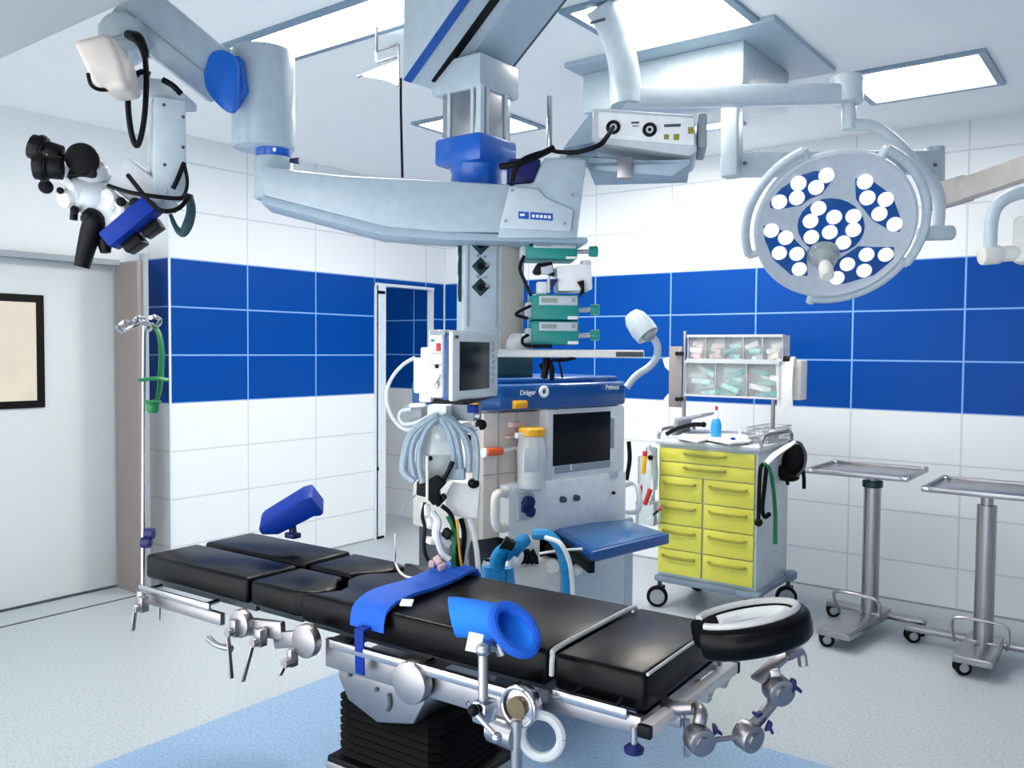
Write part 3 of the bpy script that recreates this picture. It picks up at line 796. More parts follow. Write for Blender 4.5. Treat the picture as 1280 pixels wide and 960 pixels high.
g.tube([at(132, 240, dm-.03), at(140, 248, dm-.03), at(134, 262, dm-.03)], .016, 8); g.tube([at(150, 252, dm-.03), at(152, 266, dm-.03), at(142, 276, dm-.03)], .014, 8); g.build('lever', M_white, mi)
g = G()
def eyep(x0, y0, x1, y1, d):
    a, b = at(x0, y0, d), at(x1, y1, d-.02)
    g.cyl(a, a.lerp(b, .55), .034, .032, n=18, bev=.003); g.cyl(a.lerp(b, .5), b, .04, .036, n=12, bev=.004); g.cyl(a.lerp(b, .62), a.lerp(b, .75), .043, n=12)
eyep(76, 196, 38, 182, dm-.02); g.build('eyepiece', M_black, mi)
g = G(); eyep(78, 210, 42, 208, dm-.1); g.build('eyepiece', M_black, mi)
g = G(); g.cyl(at(103, 199, dm-.05), at(104, 199, dm+.03), .047, n=28, bev=.008); g.box(at(104, 212, dm), (.1, .07, .06), Matrix.Rotation(YAW, 4, 'Z'), .01); g.bar(at(72, 204, dm), at(95, 206, dm), .05, .05, .008); g.build('tube_housing', M_black, mi)
g = G()
for x, y, r in ((57, 233, .02), (69, 212, .019), (93, 262, .012), (151, 252, .014), (169, 254, .017), (75, 238, .01)):
    g.cyl(at(x, y, dm-.06), at(x+1, y+1, dm-.02), r, n=16, bev=.004)
g.cyl(at(93, 262, dm-.02), at(92, 275, dm-.02), .011, n=12); g.build('adjust_knob', M_black, mi)
g = G(); g.tube([at(108, 268, dm-.02), at(118, 276, dm-.02), at(114, 290, dm-.02), at(108, 310, dm-.02), at(102, 334, dm-.02)], [.025, .034, .031, .026, .022], 12); g.ball(at(124, 290, dm), .02); g.build('grip_handle', M_black, mi)
g = G(); g.tube([at(132, 294, dm), at(131, 303, dm), at(132, 316, dm)], [.02, .022, .015], 10); g.build('grip_handle', M_black, mi)
g = G(); R0 = Matrix((RT, FW, UP)).transposed().to_4x4()
g.box(at(164, 279, dm-.03), (.175, .07, .055), R0 @ Matrix.Rotation(math.radians(40), 4, 'Y').inverted(), .008); g.build('camera_module', M_cob, mi)
g = G()
g.box(at(168, 304, dm), (.06, .06, .04), R0 @ Matrix.Rotation(math.radians(-35), 4, 'Y'), .006); g.box(at(190, 285, dm+.01), (.06, .05, .04), R0 @ Matrix.Rotation(math.radians(-35), 4, 'Y'), .006); g.build('objective', M_black, mi)
g = G()
g.tube([at(160, 43, 2.58), at(172, 48, 2.56), at(179, 60, 2.56), at(182, 72, 2.57)], [.014, .018, .014, .011], 8)
g.tube([at(181, 66, 2.57), at(183, 100, 2.56), at(180, 150, 2.56), at(172, 182, 2.56), at(164, 165, 2.56), at(160, 125, 2.56), at(166, 100, 2.55), at(176, 90, 2.56), at(188, 93, 2.57)], .0085, 8)
g.tube([at(110, 92, 2.4), at(114, 106, 2.4), at(125, 112, 2.42), at(142, 111, 2.45)], .006, 6)
g.tube([at(204, 100, 2.58), at(216, 107, 2.58), at(226, 117, 2.6)], .01, 6)
g.tube([at(135, 232, dm-.06), at(160, 240, dm-.07), at(190, 245, dm-.06), at(222, 248, dm-.03), at(236, 244, dm)], .007, 6)
g.tube([at(160, 219, dm-.04), at(172, 234, dm-.06), at(190, 256, dm-.06), at(206, 264, dm-.05), at(224, 260, dm-.02), at(236, 246, dm)], .007, 6)
g.tube([at(230, 204, 2.6), at(234, 225, 2.6), at(232, 240, 2.6), at(226, 250, 2.6)], .006, 6); g.tube([at(230, 204, 2.6), at(222, 224, 2.58), at(216, 236, 2.58)], .008, 6)
g.build('cable', M_black, mi)
g = G(); g.tube([at(236, 244, dm+.02), at(239, 262, dm+.02), at(235, 280, dm+.02), at(228, 291, dm+.02), at(220, 284, dm+.02), at(213, 268, dm+.02)], [.012, .014, .016, .014, .008, .006], 8); g.build('cable_sleeve', M_dteal, mi)

# ------------------------------------------------------------------ supply column under the boom, with its shelf
su = thing('supply_column', 'pale media supply column with dark gas sockets hanging under the boom arm', 'supply column', at(612, 470, 3.05))
sf = Face(75, 612, 380, 3.02)
zb, zt = sf.pt(612, 443).z, sf.pt(612, 300).z
a0, a1, _, _ = sf.rect(580, 320, 624, 460)
am = sf.pt(571, 380, .1).x; ab = sf.pt(573, 380, .26).x
ar, _, _, _ = sf.rect(655, 320, 680, 460, .06)
g = G(sf.M); g.prism([(a0, 0, zb), (a1, 0, zb), (ar, .06, zb), (ar, .26, zb), (ab, .26, zb), (am, .1, zb)], (0, 0, zt-zb), .006); g.build('body', M_boom, su)
g = G(sf.M); g.prism([(a1+.004, -.004, zb), (ar-.006, .052, zb), (ar-.002, .058, zb), (a1+.004, .006, zb)], (0, 0, zt-zb)); g.build('side_panel', M_beige, su, 'grey beige right panel of the column')
g = G(sf.M)
for x in (584, 620): sf.box(g, x, 302, x+2, 408, -.003, .004)
g.build('panel_edge', M_grey, su)
for y in (307, 333, 359):
    g = G(sf.M); p = sf.pt(601, y, -.003); s_ = .033
    g.prism([p+V((s_, 0, 0)), p+V((0, 0, s_)), p+V((-s_, 0, 0)), p+V((0, 0, -s_))], (0, .02, 0), .003)
    o = g.build('gas_socket', M_dgreen, su, 'dark green diamond gas socket')
    g = G(sf.M); p2 = p+V((0, -.003, 0)); g.cyl(p2, p2+V((0, .006, 0)), .012, n=16); g.build('socket_rim', M_black, o)
    g = G(sf.M); p3 = p+V((.021, -.004, .006)); g.box(p3, (.01, .004, .012)); g.box(p+V((-.012, -.003, .036)), (.008, .004, .008)); g.box(p+V((.014, -.003, .034)), (.01, .004, .006)); g.build('release_tab', M_steel2, o)
for y in (309, 335, 362):
    g = G(sf.M); p = sf.pt(574, y, .05)+V((-.004, 0, 0))
    g.prism([p+V((0, -.012, .045)), p+V((-.006, -.02, .02)), p+V((-.006, -.02, -.02)), p+V((0, -.012, -.045)), p+V((.004, .03, -.02)), p+V((.004, .03, .02))], (.012, 0, 0), .003); g.build('side_socket', M_dteal, su)
shf = Face(88, 715, 441, 2.98)
g = G(shf.M); shf.box(g, 624, 437, 806, 447, -.02, .3, .006); g.build('shelf', M_cream, su)
g = G(shf.M); shf.box(g, 770, 440, 804, 446, -.023, .006); g.build('shelf_end_slot', M_dgrey, su); g = G(shf.M); shf.box(g, 628, 439, 655, 445, -.023, .006); g.build('shelf_tag', M_white, su)
g = G(); g.lathe([(.075, 0), (.07, .03), (.05, .055), (.02, .066)], at(640, 437, 3.12)); g.build('shelf_dome', M_white, su)

# infusion pumps, right of the column
def pump(y0, y1, x0, x1, label, tilt=0, d=2.98):
    pf = Face(86, 694, (y0+y1)/2, d)
    c = pf.pt((x0+x1)/2, y1)
    t = thing('infusion_pump', label, 'infusion pump', pf.M @ c, group='green infusion pumps beside the column')
    g = G(pf.M); pf.box(g, x0, y0, x1, y1, 0, .16, .008); g.build('case', M_teal, t)
    h = (y1-y0)
    g = G(pf.M); pf.box(g, x0+9, y0+h*.06, x1-2, y0+h*.42, -.004, .01, .002); f_ = g.build('display_bezel', M_lgrey, t)
    g = G(pf.M); pf.box(g, x0+12, y0+h*.14, x0+31, y0+h*.32, -.006, .004); g.build('display', M_lcd, f_)
    g = G(pf.M); pf.box(g, x1-9, y0+h*.12, x1-5, y0+h*.3, -.006, .004); g.build('button', M_grey, f_)
    g = G(pf.M); pf.box(g, x1-14, y1-h*.16, x1-1, y1-h*.02, -.012, .02, .003); g.build('syringe_clamp', M_white, t)
    g = G(pf.M); pf.box(g, x0-7, y0+h*.3, x0, y1-h*.1, .02, .1, .004); g.build('side_grip', M_lgrey, t)
    g = G(pf.M); a = pf.pt(x1-1, y0+h*.62, .04); b = pf.pt(x1+14, y0+h*.6, .04); g.cyl(a, b, .008, n=12); g.build('plunger_rod', M_chrome, t)
    g = G(pf.M); g.cyl(b, pf.pt(x1+25, y0+h*.6, .04), .018, .02, n=16, bev=.004); g.build('plunger_head', M_teal, t)
    return t
pump(368, 400, 665, 724, 'green infusion pump in the middle, directly under the white pump block')
pump(401, 431, 665, 724, 'lowest green infusion pump, resting just above the white shelf')
pump(300, 324, 658, 722, 'topmost green infusion pump right under the boom arm housing')
sp = thing('syringe_block', 'white syringe pump block with black clamps between the green pumps', 'pump', at(718, 366, 3.0))
pf = Face(86, 700, 345, 3.0)
g = G(pf.M); pf.poly(g, [(695, 333), (728, 330), (739, 326), (741, 362), (724, 364), (698, 364)], 0, .12, .006); pf.box(g, 672, 352, 684, 368, 0, .06, .004); g.build('case', M_white, sp)
g = G(pf.M); pf.poly(g, [(667, 338), (672, 329), (690, 327), (694, 345), (686, 342), (684, 334), (676, 343), (669, 342)], -.01, .06, .003); pf.poly(g, [(722, 352), (730, 350), (731, 366), (724, 372), (727, 360)], -.02, .03, .002); g.build('clamp', M_black, sp)
g = G(pf.M); pf.poly(g, [(676, 334), (690, 331), (692, 340), (684, 343), (677, 342)], -.016, .03, .003); g.cyl(pf.pt(686, 345, -.01), pf.pt(686, 366, -.01), .006, n=10); pf.box(g, 728, 325, 739, 331, -.003, .05, .002); g.build('bracket', M_lgrey, sp)
g = G(pf.M); pf.poly(g, [(687, 349), (698, 349), (690, 362), (687, 364)], -.012, .02, .001); g.build('wedge', M_navy, sp)
g = G()
g.tube([at(655, 320, 2.96), at(650, 335, 2.95), at(656, 352, 2.95), at(664, 370, 2.95)], .006, 6)
g.tube([at(664, 382, 2.95), at(648, 390, 2.95), at(646, 394, 2.95), at(660, 398, 2.95)], .006, 6)
g.tube([at(661, 418, 2.95), at(653, 424, 2.95), at(658, 432, 2.95), at(690, 433, 2.95)], .006, 6)
g.tube([at(662, 306, 2.95), at(676, 298, 2.95), at(700, 299, 2.95)], .008, 6)
g.build('pump_cable', M_black, None, tag=('black pump leads looping along the left edge of the green pumps', 'cable'))
g = G(); g.tube([at(683, 447, 2.98), at(682, 460, 2.97), at(680, 472, 2.98)], .013, 8); g.tube([at(686, 450, 2.98), at(690, 462, 2.96), at(690, 474, 2.98)], .009, 8); g.tube([at(698, 449, 2.98), at(701, 462, 2.97), at(703, 472, 2.98)], .004, 6); g.tube([at(690, 450, 2.97), at(705, 450, 2.96), at(719, 447, 2.97)], .007, 6)
g.tube([at(675, 456, 2.98), at(680, 461, 2.97), at(690, 456, 2.97)], .007, 6)
g.build('tube_bundle', M_black, su)

# ------------------------------------------------------------------ control box and its shelf plate
cf = Face(100, 800, 165, 2.95)
cb = thing('control_unit', 'grey control unit with two black ringed sockets hanging at upper centre', 'control box', cf.M @ cf.pt(800, 195))
g = G(cf.M); cf.poly(g, [(741, 134), (868, 143), (872, 190), (862, 196), (752, 180), (738, 176)], 0, .3, .012); g.build('case', M_lgrey, cb)
g = G(cf.M); cf.box(g, 872, 140, 884, 185, .03, .2, .01); g.build('side_handle', M_grey, cb)
g = G(cf.M); cf.poly(g, [(748, 139), (868, 147), (868, 182), (748, 172)], -.006, .01, .004); fp = g.build('front_panel', M_white, cb)
for x, y in ((766.5, 159), (812, 162)):
    p = cf.pt(x, y, -.008)
    g = G(cf.M); g.ring(p, (0, 1, 0), .0185, .006, n=24); g.cyl(p+V((0, .002, 0)), p+V((0, -.004, 0)), .006, n=12); g.build('socket_ring', M_black, fp)
g = G(cf.M)
for x0, y0, x1, y1 in ((789, 152, 799, 154.5), (830, 155, 851, 158.5), (790, 157, 798, 158)): cf.box(g, x0, y0, x1, y1, -.0075, .002)
g.build('panel_print', M_dgrey, fp)
g = G(cf.M)
for x0, y0, x1, y1 in ((860, 159, 867, 167), (842, 167.5, 849, 175), (830, 168, 836, 174)): cf.box(g, x0, y0, x1, y1, -.0085, .002)
g.build('key', M_yelh, fp)
g = G(cf.M); cf.poly(g, [(704, 186), (742, 178), (862, 200), (834, 219), (738, 211)], 0, .03)
zz = cf.pt(800, 200).z
g = G(); pts = [at(732, 190, 2.9), at(868, 202, 2.86), at(836, 220, 2.75), at(735, 212, 2.78)]
zp = zz-.005
P4 = [V((p.x, p.y, zp)) for p in pts]
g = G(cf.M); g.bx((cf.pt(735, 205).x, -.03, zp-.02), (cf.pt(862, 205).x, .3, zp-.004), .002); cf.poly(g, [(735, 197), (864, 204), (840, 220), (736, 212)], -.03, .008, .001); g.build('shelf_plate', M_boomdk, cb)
g = G(cf.M); cf.box(g, 771, 196, 790, 222, -.05, .05, .004); g.build('shelf_clamp', M_steel, cb)
g = G(cf.M); cf.box(g, 680, 196, 742, 206, .1, .06, .004); g.cyl(cf.pt(700, 200, .13), cf.pt(780, 205, .13), .02, n=12); g.build('shelf_arm', M_boom, cb)
g = G(); g.tube([at(766, 160, 2.93), at(758, 172, 2.88), at(748, 182, 2.86), at(722, 190, 2.86), at(700, 190, 2.86), at(690, 188, 2.85)], [.007, .009, .008, .007], 8); g.build('plug_cable', M_black, cb)
g = G(cf.M); cf.poly(g, [(703, 186), (742, 135), (742, 178)], .02, .26, .004); g.build('side_cheek', M_boomdk, cb)

# ------------------------------------------------------------------ ceiling box with cover plate
bx_ = thing('ceiling_housing', 'pale grey square housing box under the ceiling behind the lamp arm', 'housing box', (-1.95, 4.0, 2.82))
G().bx((-2.4, 3.74, 2.8), (-1.55, 4.32, 2.995), .006).build('case', M_boom, bx_)
G().bx((-2.42, 3.60, 2.995), (-1.36, 4.45, ZC), .003).build('cover_plate', M_boomdk, bx_)
br = thing('ceiling_bracket', 'small dark angled ceiling bracket with glass pane left of the boom beam', 'bracket', at(485, 100, 3.9))
g = G(); d1 = 3.9
for a, b in (((470, 64), (498, 55)), ((470, 64), (471, 78)), ((447, 96), (498, 76)), ((498, 55), (498, 108)), ((471, 78), (498, 70))): g.cyl(at(*a, d1), at(*b, d1), .006, n=8)
g.cyl(at(471, 64, d1), at_z(471, 30, ZC), .006, n=8)
g.build('frame', M_dgrey, br)
g = G(); g.prism([at(452, 95, d1), at(498, 78, d1), at(498, 107, d1-.1), at(480, 100, d1-.06)], UP*.01); g.build('plate', M_boomdk, br)

# ------------------------------------------------------------------ surgical lamps
def lamp_plane():
    c = at(1043, 283, 3.7)
    n = (-FW*math.cos(math.radians(35)) - UP*math.sin(math.radians(33)) - RT*.12).normalized()
    return c, n
lc_, ln = lamp_plane()
lx_ = (RT - ln*RT.dot(ln)).normalized(); ly_ = ln.cross(lx_)
def onl(px, py, h=0.):
    r = ray(px, py); t = (lc_+ln*h-EYEP).dot(ln)/r.dot(ln); return EYEP+r*t
la = thing('surgical_lamp', 'round white operating lamp with blue LED clusters at upper right', 'surgical lamp', lc_)
g = G(); RR = .335
g.lathe([(.05, -.09), (.2, -.075), (RR-.03, -.045), (RR, -.015), (RR, .01), (RR-.012, .018), (RR-.03, .008), (.0, .006)], lc_, ln, n=56); g.build('head', M_ledface, la, ang=30)
ctr_poly = [(1039+42*math.cos(2*PI*k/24), 283+35*math.sin(2*PI*k/24)) for k in range(24)]
pet = [ctr_poly,
 [(962, 253), (976, 236), (1003, 218.5), (1018, 214), (1044, 214), (1043, 222), (1028, 242.5), (1012, 249), (1001, 257), (974, 262), (963, 260)],
 [(1069, 223), (1093, 228), (1116, 245), (1128, 280), (1125, 290), (1114, 289), (1091, 276), (1070, 249)],
 [(954, 282), (974, 286), (993, 299), (1008.5, 315), (1009.6, 345), (989, 344), (966, 324), (956, 300)],
 [(1034.6, 346.7), (1049, 324), (1073, 308), (1091, 309), (1118, 309), (1117, 324), (1093, 344), (1055, 355), (1039, 354)]]
leds = [[(1023, 260), (1042.5, 271), (1066.6, 270), (1013, 276), (1037, 290), (1066.6, 287), (1014, 296), (1054, 303)],
 [(1033, 219), (998, 229), (1020, 234), (996, 247), (974, 252)], [(1081, 227), (1084, 247), (1107, 249), (1099, 267), (1118, 280)],
 [(964, 288), (982, 297), (974, 316), (996, 317), (999, 336)], [(1083, 318), (1107, 318), (1059, 330), (1080, 338), (1046, 347)]]
for P_, Ls in zip(pet, leds):
    g = G(); g.prism([onl(x, y, .010) for x, y in P_], -ln*.006, .0015); o = g.build('led_cluster', M_petal, la, 'blue cluster of white lenses')
    for x, y in Ls:
        c = onl(x, y, .0105); g = G(); g.lathe([(.032, 0), (.032, .006), (.027, .011), (.012, .009)], c, ln, 20); g.build('lens', M_led, o)
g = G()
g.ring(lc_-ln*.005, ln, RR+.035, .02, 120, 205, 24, 10, xd=lx_); g.ring(lc_-ln*.005, ln, RR+.035, .02, -25, 68, 26, 10, xd=lx_); g.ring(lc_-ln*.005, ln, RR+.02, .018, -95, -25, 22, 10, xd=lx_)
for a in (120, 205, 68, -25, -95):
    q = math.radians(a); d_ = lx_*math.cos(q)+ly_*math.sin(q); g.cyl(lc_-ln*.005+d_*(RR-.02), lc_-ln*.005+d_*(RR+.04), .018, n=12)
g.build('rim_handle', M_enam, la)
g = G(); hb_ = onl(1029, 318, .01); ax_ = (ln*.9+UP*-.25-RT*.05).normalized()
g.lathe([(.07, 0), (.066, .01), (.045, .05), (.03, .07), (.02, .075)], hb_, ax_, 28); g.build('handle_collar', M_clear, la)
g = G(); g.lathe([(.03, .0), (.026, .04), (.022, .06), (.03, .1), (.03, .15), (.02, .16)], hb_, ax_, 20); g.build('handle', M_cream, la)
# yoke and arms
g = G()
g.cyl(at(1150, 292, 3.72), at(1190, 291, 3.75), .032, n=18, bev=.006)
g.tube([at(1172, 290, 3.74), at(1174, 260, 3.76), at(1172, 240, 3.76), at(1160, 222, 3.76), at(1130, 188, 3.76), at(1108, 168, 3.76), at(1088, 157, 3.76), at(1062, 155, 3.76)], .026, 12); g.cyl(at(1061, 162, 3.76), at(1061, 118, 3.76), .03, n=20, bev=.004)
g.build('yoke', M_enam, la)
g = G(); g.bar(at(778, 122, 3.62), at(1068, 118, 3.76), .09, .085, .02); g.build('lamp_arm', M_enam, la)
g = G(); g.cyl(at(1058, 96, 3.76), at(1058, 130, 3.76), .07, n=24, bev=.01); g.build('arm_joint', M_enam, la)
g = G(); g.tube([at_z(752, 4, ZC), at(764, 26, 3.56), at(772, 52, 3.58), at(779, 80, 3.6), at(782, 110, 3.62), at(783, 132, 3.62)], [.075, .07, .06, .062, .066, .066], 16); g.build('ceiling_stem', M_boom, la)
g = G(); g.tube([at(757, 6, 3.5), at(757, 22, 3.5), at(748, 26, 3.5), at(738, 29, 3.5)], .006, 6); g.build('stem_clip', M_dgrey, la)
l2 = thing('surgical_lamp', 'second operating lamp arm reaching out of frame at the right edge', 'surgical lamp', at(1255, 328, 3.3))
g = G(); g.bar(at(915, 118, 3.86), at(915, 222, 3.86), .08, .08, .012, up=(0, 1, 0)); g.build('drop_post', M_boom, l2)
g = G(); g.bar(at(904, 207, 3.88), at(1172, 203, 4.0), .09, .1, .012); g.build('lower_arm', M_boom, l2)
g = G(); g.cyl(at(1168, 184, 4.0), at(1168, 262, 4.0), .045, n=20, bev=.006); g.build('elbow', M_boom, l2)
g = G()
for x, y in ((931, 204), (1169, 206)): g.cyl(at(x, y, 3.8 if x < 1000 else 3.945), at(x, y, 3.9 if x < 1000 else 3.97), .009, n=10)
g.build('arm_screw', M_dgrey, l2)
g = G(); g.bar(at(1172, 246, 3.98), at(1212, 234, 3.85), .08, .115, .01); g.bar(at(1205, 237, 3.86), at(1330, 194, 3.5), .07, .1, .01); g.build('spring_arm', M_beige, l2)
g = G(); dl = 3.3
g.tube([at(1330, 240, dl), at(1286, 240, dl), at(1262, 246, dl), at(1246, 258, dl), at(1240, 274, dl), at(1238, 300, dl), at(1237, 322, dl)], .024, 12); g.build('yoke', M_enam, l2)
g = G(); g.cyl(at(1226, 320, dl), at(1250, 318, dl), .036, n=20, bev=.008); g.cyl(at(1248, 318, dl), at(1300, 314, dl), .03, n=20, bev=.004); g.box(at(1290, 300, dl), (.12, .12, .18), bev=.02)
g.build('pivot', M_cream, l2)
g = G(); g.cyl(at(1330, 190, 3.5), at(1330, 320, 3.4), .04, n=16); g.lathe([(.05, -.09), (.2, -.075), (.31, -.045), (.335, -.015), (.335, .01), (.30, .012), (0, .006)], at(1420, 330, dl), ln, 40); g.build('head', M_ledface, l2)
# ------------------------------------------------------------------ anaesthesia machine
mf = Face(50, 600, 560, 3.5)
m = mf.pt
am_ = thing('anaesthesia_machine', 'white anaesthesia machine with blue top, dark screen and blue tray', 'anaesthesia machine', mf.M @ V((.4, .3, 0)), 0)
a_ = lambda px, py=560: m(px, py).x
z_ = lambda px, py: m(px, py).z
aL, aR = a_(601), a_(783)
zB, zC = z_(700, 508), z_(700, 663)          # under the blue top, under the front panel
g = G(mf.M); g.bx((aL, .06, zC), (aR, .5, zB), .01); g.build('body', M_cream, am_)
g = G(mf.M)
zt_ = z_(700, 473)
pts = [(aL-.01, .08), (aL+.1, -.01), (a_(690), -.05), (a_(740), -.045), (aR-.02, -.01), (aR+.008, .05), (aR+.008, .5), (aL-.01, .5)]
g.prism([(x, y, zB-.005) for x, y in pts], (0, 0, zt_-zB-.015), .014, 3)
pts2 = [(aL, .1), (aL+.12, .03), (a_(700), 0), (aR-.03, .03), (aR-.02, .48), (aL+.02, .48)]
g.prism([(x, y, zt_-.03) for x, y in pts2], (0, 0, .035), .012, 3)
top = g.build('top_cover', M_bluem, am_)
def front_text(face, px, py, body, h, name, par, mt, f=-.053):
    p = face.pt(px, py, f)
    q = G(face.M); q.text(body, h, p, (1, 0, 0), (0, 0, 1)); return q.build(name, mt, par)
front_text(mf, 650, 494, 'Dr\u00e4ger', .03, 'maker_lettering', top, M_white)
front_text(mf, 757, 487, 'Primus', .032, 'model_lettering', top, M_white, -.05)
g = G(mf.M); g.ring(m(680, 489.5, -.054), (0, 1, 0), .0185, .008, n=24, m=6); g.build('ring_emblem', M_white, top)
g = G(mf.M); g.bx((a_(628), .08, zt_-.01), (a_(681), .3, z_(650, 446)), .005); g.build('rear_module', M_dteal, am_, 'dark teal module on the machine top')
# left bay: panel with seams
g = G(mf.M); mf.box(g, 604, 515, 680, 668, .03, .05, .004); g.build('left_bay', M_beige, am_)
g = G(mf.M)
for x in (622, 645): mf.box(g, x, 515, x+1, 668, .027, .006)
mf.box(g, 604, 592, 645, 593, .027, .006); g.build('bay_seam', M_grey, am_)
# screen unit
g = G(mf.M); mf.box(g, 684, 509, 781, 596, -.02, .1, .01); sc = g.build('screen_bezel', M_white, am_)
g = G(mf.M); mf.box(g, 692, 516, 763, 579, -.024, .01, .001); g.build('screen', M_screen, sc)
g = G(mf.M); mf.box(g, 694, 580, 763, 588, -.024, .01, .001); mf.box(g, 764, 523, 768, 560, -.024, .01, .001); g.build('key_strip', M_grey, sc)
g = G(mf.M); mf.box(g, 713, 580, 715, 588, -.0255, .004); g.build('key_mark', M_white, sc)
g = G(mf.M); p = m(766, 592, -.03); g.cyl(p+V((0, .02, 0)), p-V((0, .02, 0)), .022, .019, n=20, bev=.003); g.build('rotary_knob', M_lgrey, am_)
# lower front panel
g = G(mf.M); mf.box(g, 636, 598, 783, 663, -.03, .12, .012); lp = g.build('front_panel', M_white, am_)
g = G(mf.M)
for x, y in ((702, 624), (719, 622)): p = m(x, y, -.03); g.cyl(p, p-V((0, .022, 0)), .015, .013, n=18, bev=.002)
g.build('control_knob', M_dgrey, lp)
g = G(mf.M); p = m(767, 617, -.032); g.cyl(p, p-V((0, .004, 0)), .026, n=24); g.build('dial_plate', M_paper, lp)
g = G(mf.M); p = m(766, 616, -.036); g.cyl(p, p-V((0, .01, 0)), .008, n=12); g.build('dial_hub', M_black, lp)
g = G(mf.M); mf.box(g, 648, 618, 669, 650, -.055, .03, .008); v_ = g.build('valve_block', M_lgrey, am_)
g = G(mf.M); p = m(658, 627, -.056); g.cyl(p, p-V((0, .03, 0)), .026, n=18, bev=.004); p = m(661, 639, -.056); g.cyl(p, p-V((0, .02, 0)), .024, n=18, bev=.004); g.box(m(656, 633, -.06), (.03, .02, .05), bev=.004); g.build('valve_knob', M_navy, v_)
g = G(mf.M); g.tube([m(632, 617, .0), m(623, 617, -.05), m(619, 625, -.06), m(619, 650, -.06), m(623, 660, -.05), m(633, 660, .0)], .018, 10); g.build('grab_handle', M_cream, am_)
g = G(); hd = 4.0; g.tube([at(783, 606, hd), at(792, 604, hd-.05), at(798, 612, hd-.08), at(799, 634, hd-.08), at(794, 640, hd-.05), at(784, 640, hd)], .012, 10); g.build('side_handle', M_white, am_)
# absorber / vaporiser
va = thing('suction_jar', 'clear ribbed jar with an amber yellow lid on the machine front', 'jar', mf.M @ m(664, 612, -.06))
g = G(mf.M); p = m(664, 612, -.06); hz = m(664, 545, -.06).z-p.z
g.lathe([(.045, 0), (.058, .01), (.06, hz*.5), (.062, hz*.75), (.055, hz*.93), (.05, hz)], p, n=28); g.build('body', M_jar, va)
g = G(mf.M); g.lathe([(.044, 0), (.05, hz*.7)], p+V((0, 0, .012)), n=20); g.build('liner', M_white, va)
g = G(mf.M); g.lathe([(.05, 0), (.056, .004), (.056, .03), (.05, .036)], p+V((0, 0, hz)), n=28); g.build('lid', M_amber, va)
g = G(mf.M); mf.box(g, 647, 540, 681, 547, -.07, .02, .003); mf.box(g, 655, 560, 672, 590, -.128, .004, .002); g.build('band', M_white, va)
g = G(mf.M); p = m(641, 506, -.02); q = m(657, 505, -.02); g.cyl(p, q, .018, n=14, bev=.003); g.build('amber_cap', M_amber, am_, 'amber yellow cap under the blue top')
oc = G(mf.M); oc.cyl(m(608, 565, .0), m(627, 564, .0), .017, n=14, bev=.003); oc.build('orange_connector', M_orange, None, tag=('orange barrel connector on the machine bay left of the yellow lidded jar', 'connector'))
g = G(mf.M); g.cyl(m(604, 566, .01), m(609, 566, .01), .02, n=14); g.cyl(m(627, 564, .01), m(645, 560, .01), .008, n=10); g.build('connector_stub', M_white, am_)
g = G(mf.M); mf.box(g, 640, 528, 655, 534, -.0, .03, .004); mf.box(g, 636, 545, 650, 548, 0, .03, .003); g.build('pink_tag', M_pink, am_)
# tray
zT = z_(733, 653)
q = [at_z(686, 658, zT), at_z(780, 649, zT), at_z(837, 667, zT), at_z(740, 690, zT)]
g = G(); g.prism([p-V((0, 0, .045)) for p in q], (0, 0, .045), .008, 3); tr = g.build('tray', M_bluem, am_)
cq = (q[0]+q[1]+q[2]+q[3])/4
g = G(); g.prism([p.lerp(cq, .1)+V((0, 0, -.002)) for p in q], (0, 0, .005), .002); g.build('tray_mat', M_tray, tr)
g = G(); g.bar(q[0]+V((0, 0, -.03)), q[3]+V((0, 0, -.06)), .03, .05, .006); g.build('tray_runner', M_black, am_)
# cabinet below, breathing block
zl = z_(740, 690)
g = G(mf.M); g.bx((a_(708), -.0, .08), (aR+.0, .48, zC-.02), .008); g.build('cabinet', M_enam, am_)
g = G(mf.M); g.bx((aR+.006, .02, .06), (a_(799), .48, zC-.0), .02); g.build('side_column', M_boom, am_)
g = G(mf.M); g.bx((aL+.02, .1, .08), (a_(708), .48, zC), .008); g.build('lower_frame', M_dgrey, am_)
g = G(mf.M); g.bx((aL, .0, .05), (a_(799), .5, .1), .01)
for x in (.08, .75):
    for y in (.06, .44): g.cyl((x-.015, y, .045), (x+.015, y, .045), .045, n=18)
g.build('base', M_grey, am_)
g = G(mf.M); mf.box(g, 640, 704, 704, 752, -.1, .25, .03); mf.box(g, 660, 672, 676, 702, -.1, .06, .012); g.cyl(m(690, 708, -.11), m(690, 708, -.09), .03, n=18); g.build('breathing_block', M_cream, am_)
g = G(mf.M); mf.box(g, 640, 668, 705, 700, -.02, .1, .01); mf.box(g, 700, 686, 733, 712, -.08, .1, .01)
for k in range(4): g.cyl(m(646+k*6, 688, -.1), m(654+k*6, 703, -.1), .012, n=10)
g.build('bellows_bay', M_black, am_)
g = G(mf.M); g.cyl(m(686, 686, -.06), m(700, 686, -.06), .025, n=14); g.build('amber_valve', M_brass, am_)
g = G(mf.M); g.ball(m(721, 712, -.1), .025); g.ball(m(673, 700, -.1), .016); g.cyl(m(634, 696, -.12), m(640, 694, -.08), .05, n=24); g.ring(m(635, 695, -.13), (.9, -.4, 0), .04, .014, n=24); g.build('white_fitting', M_paper, am_)
dh = 3.25
br_ = thing('breathing_hose', 'pale blue corrugated breathing hoses looped below the machine tray', 'hose', at(623, 738, dh))
def corr(pts, r, name, mt, k=18, n=12):
    P = cr(pts, k); rs = [r*(1.08 if i % 2 else .92) for i in range(len(P))]
    q = G(); q.tube(P, rs, n, k=0); return q.build(name, mt, br_, ang=20)
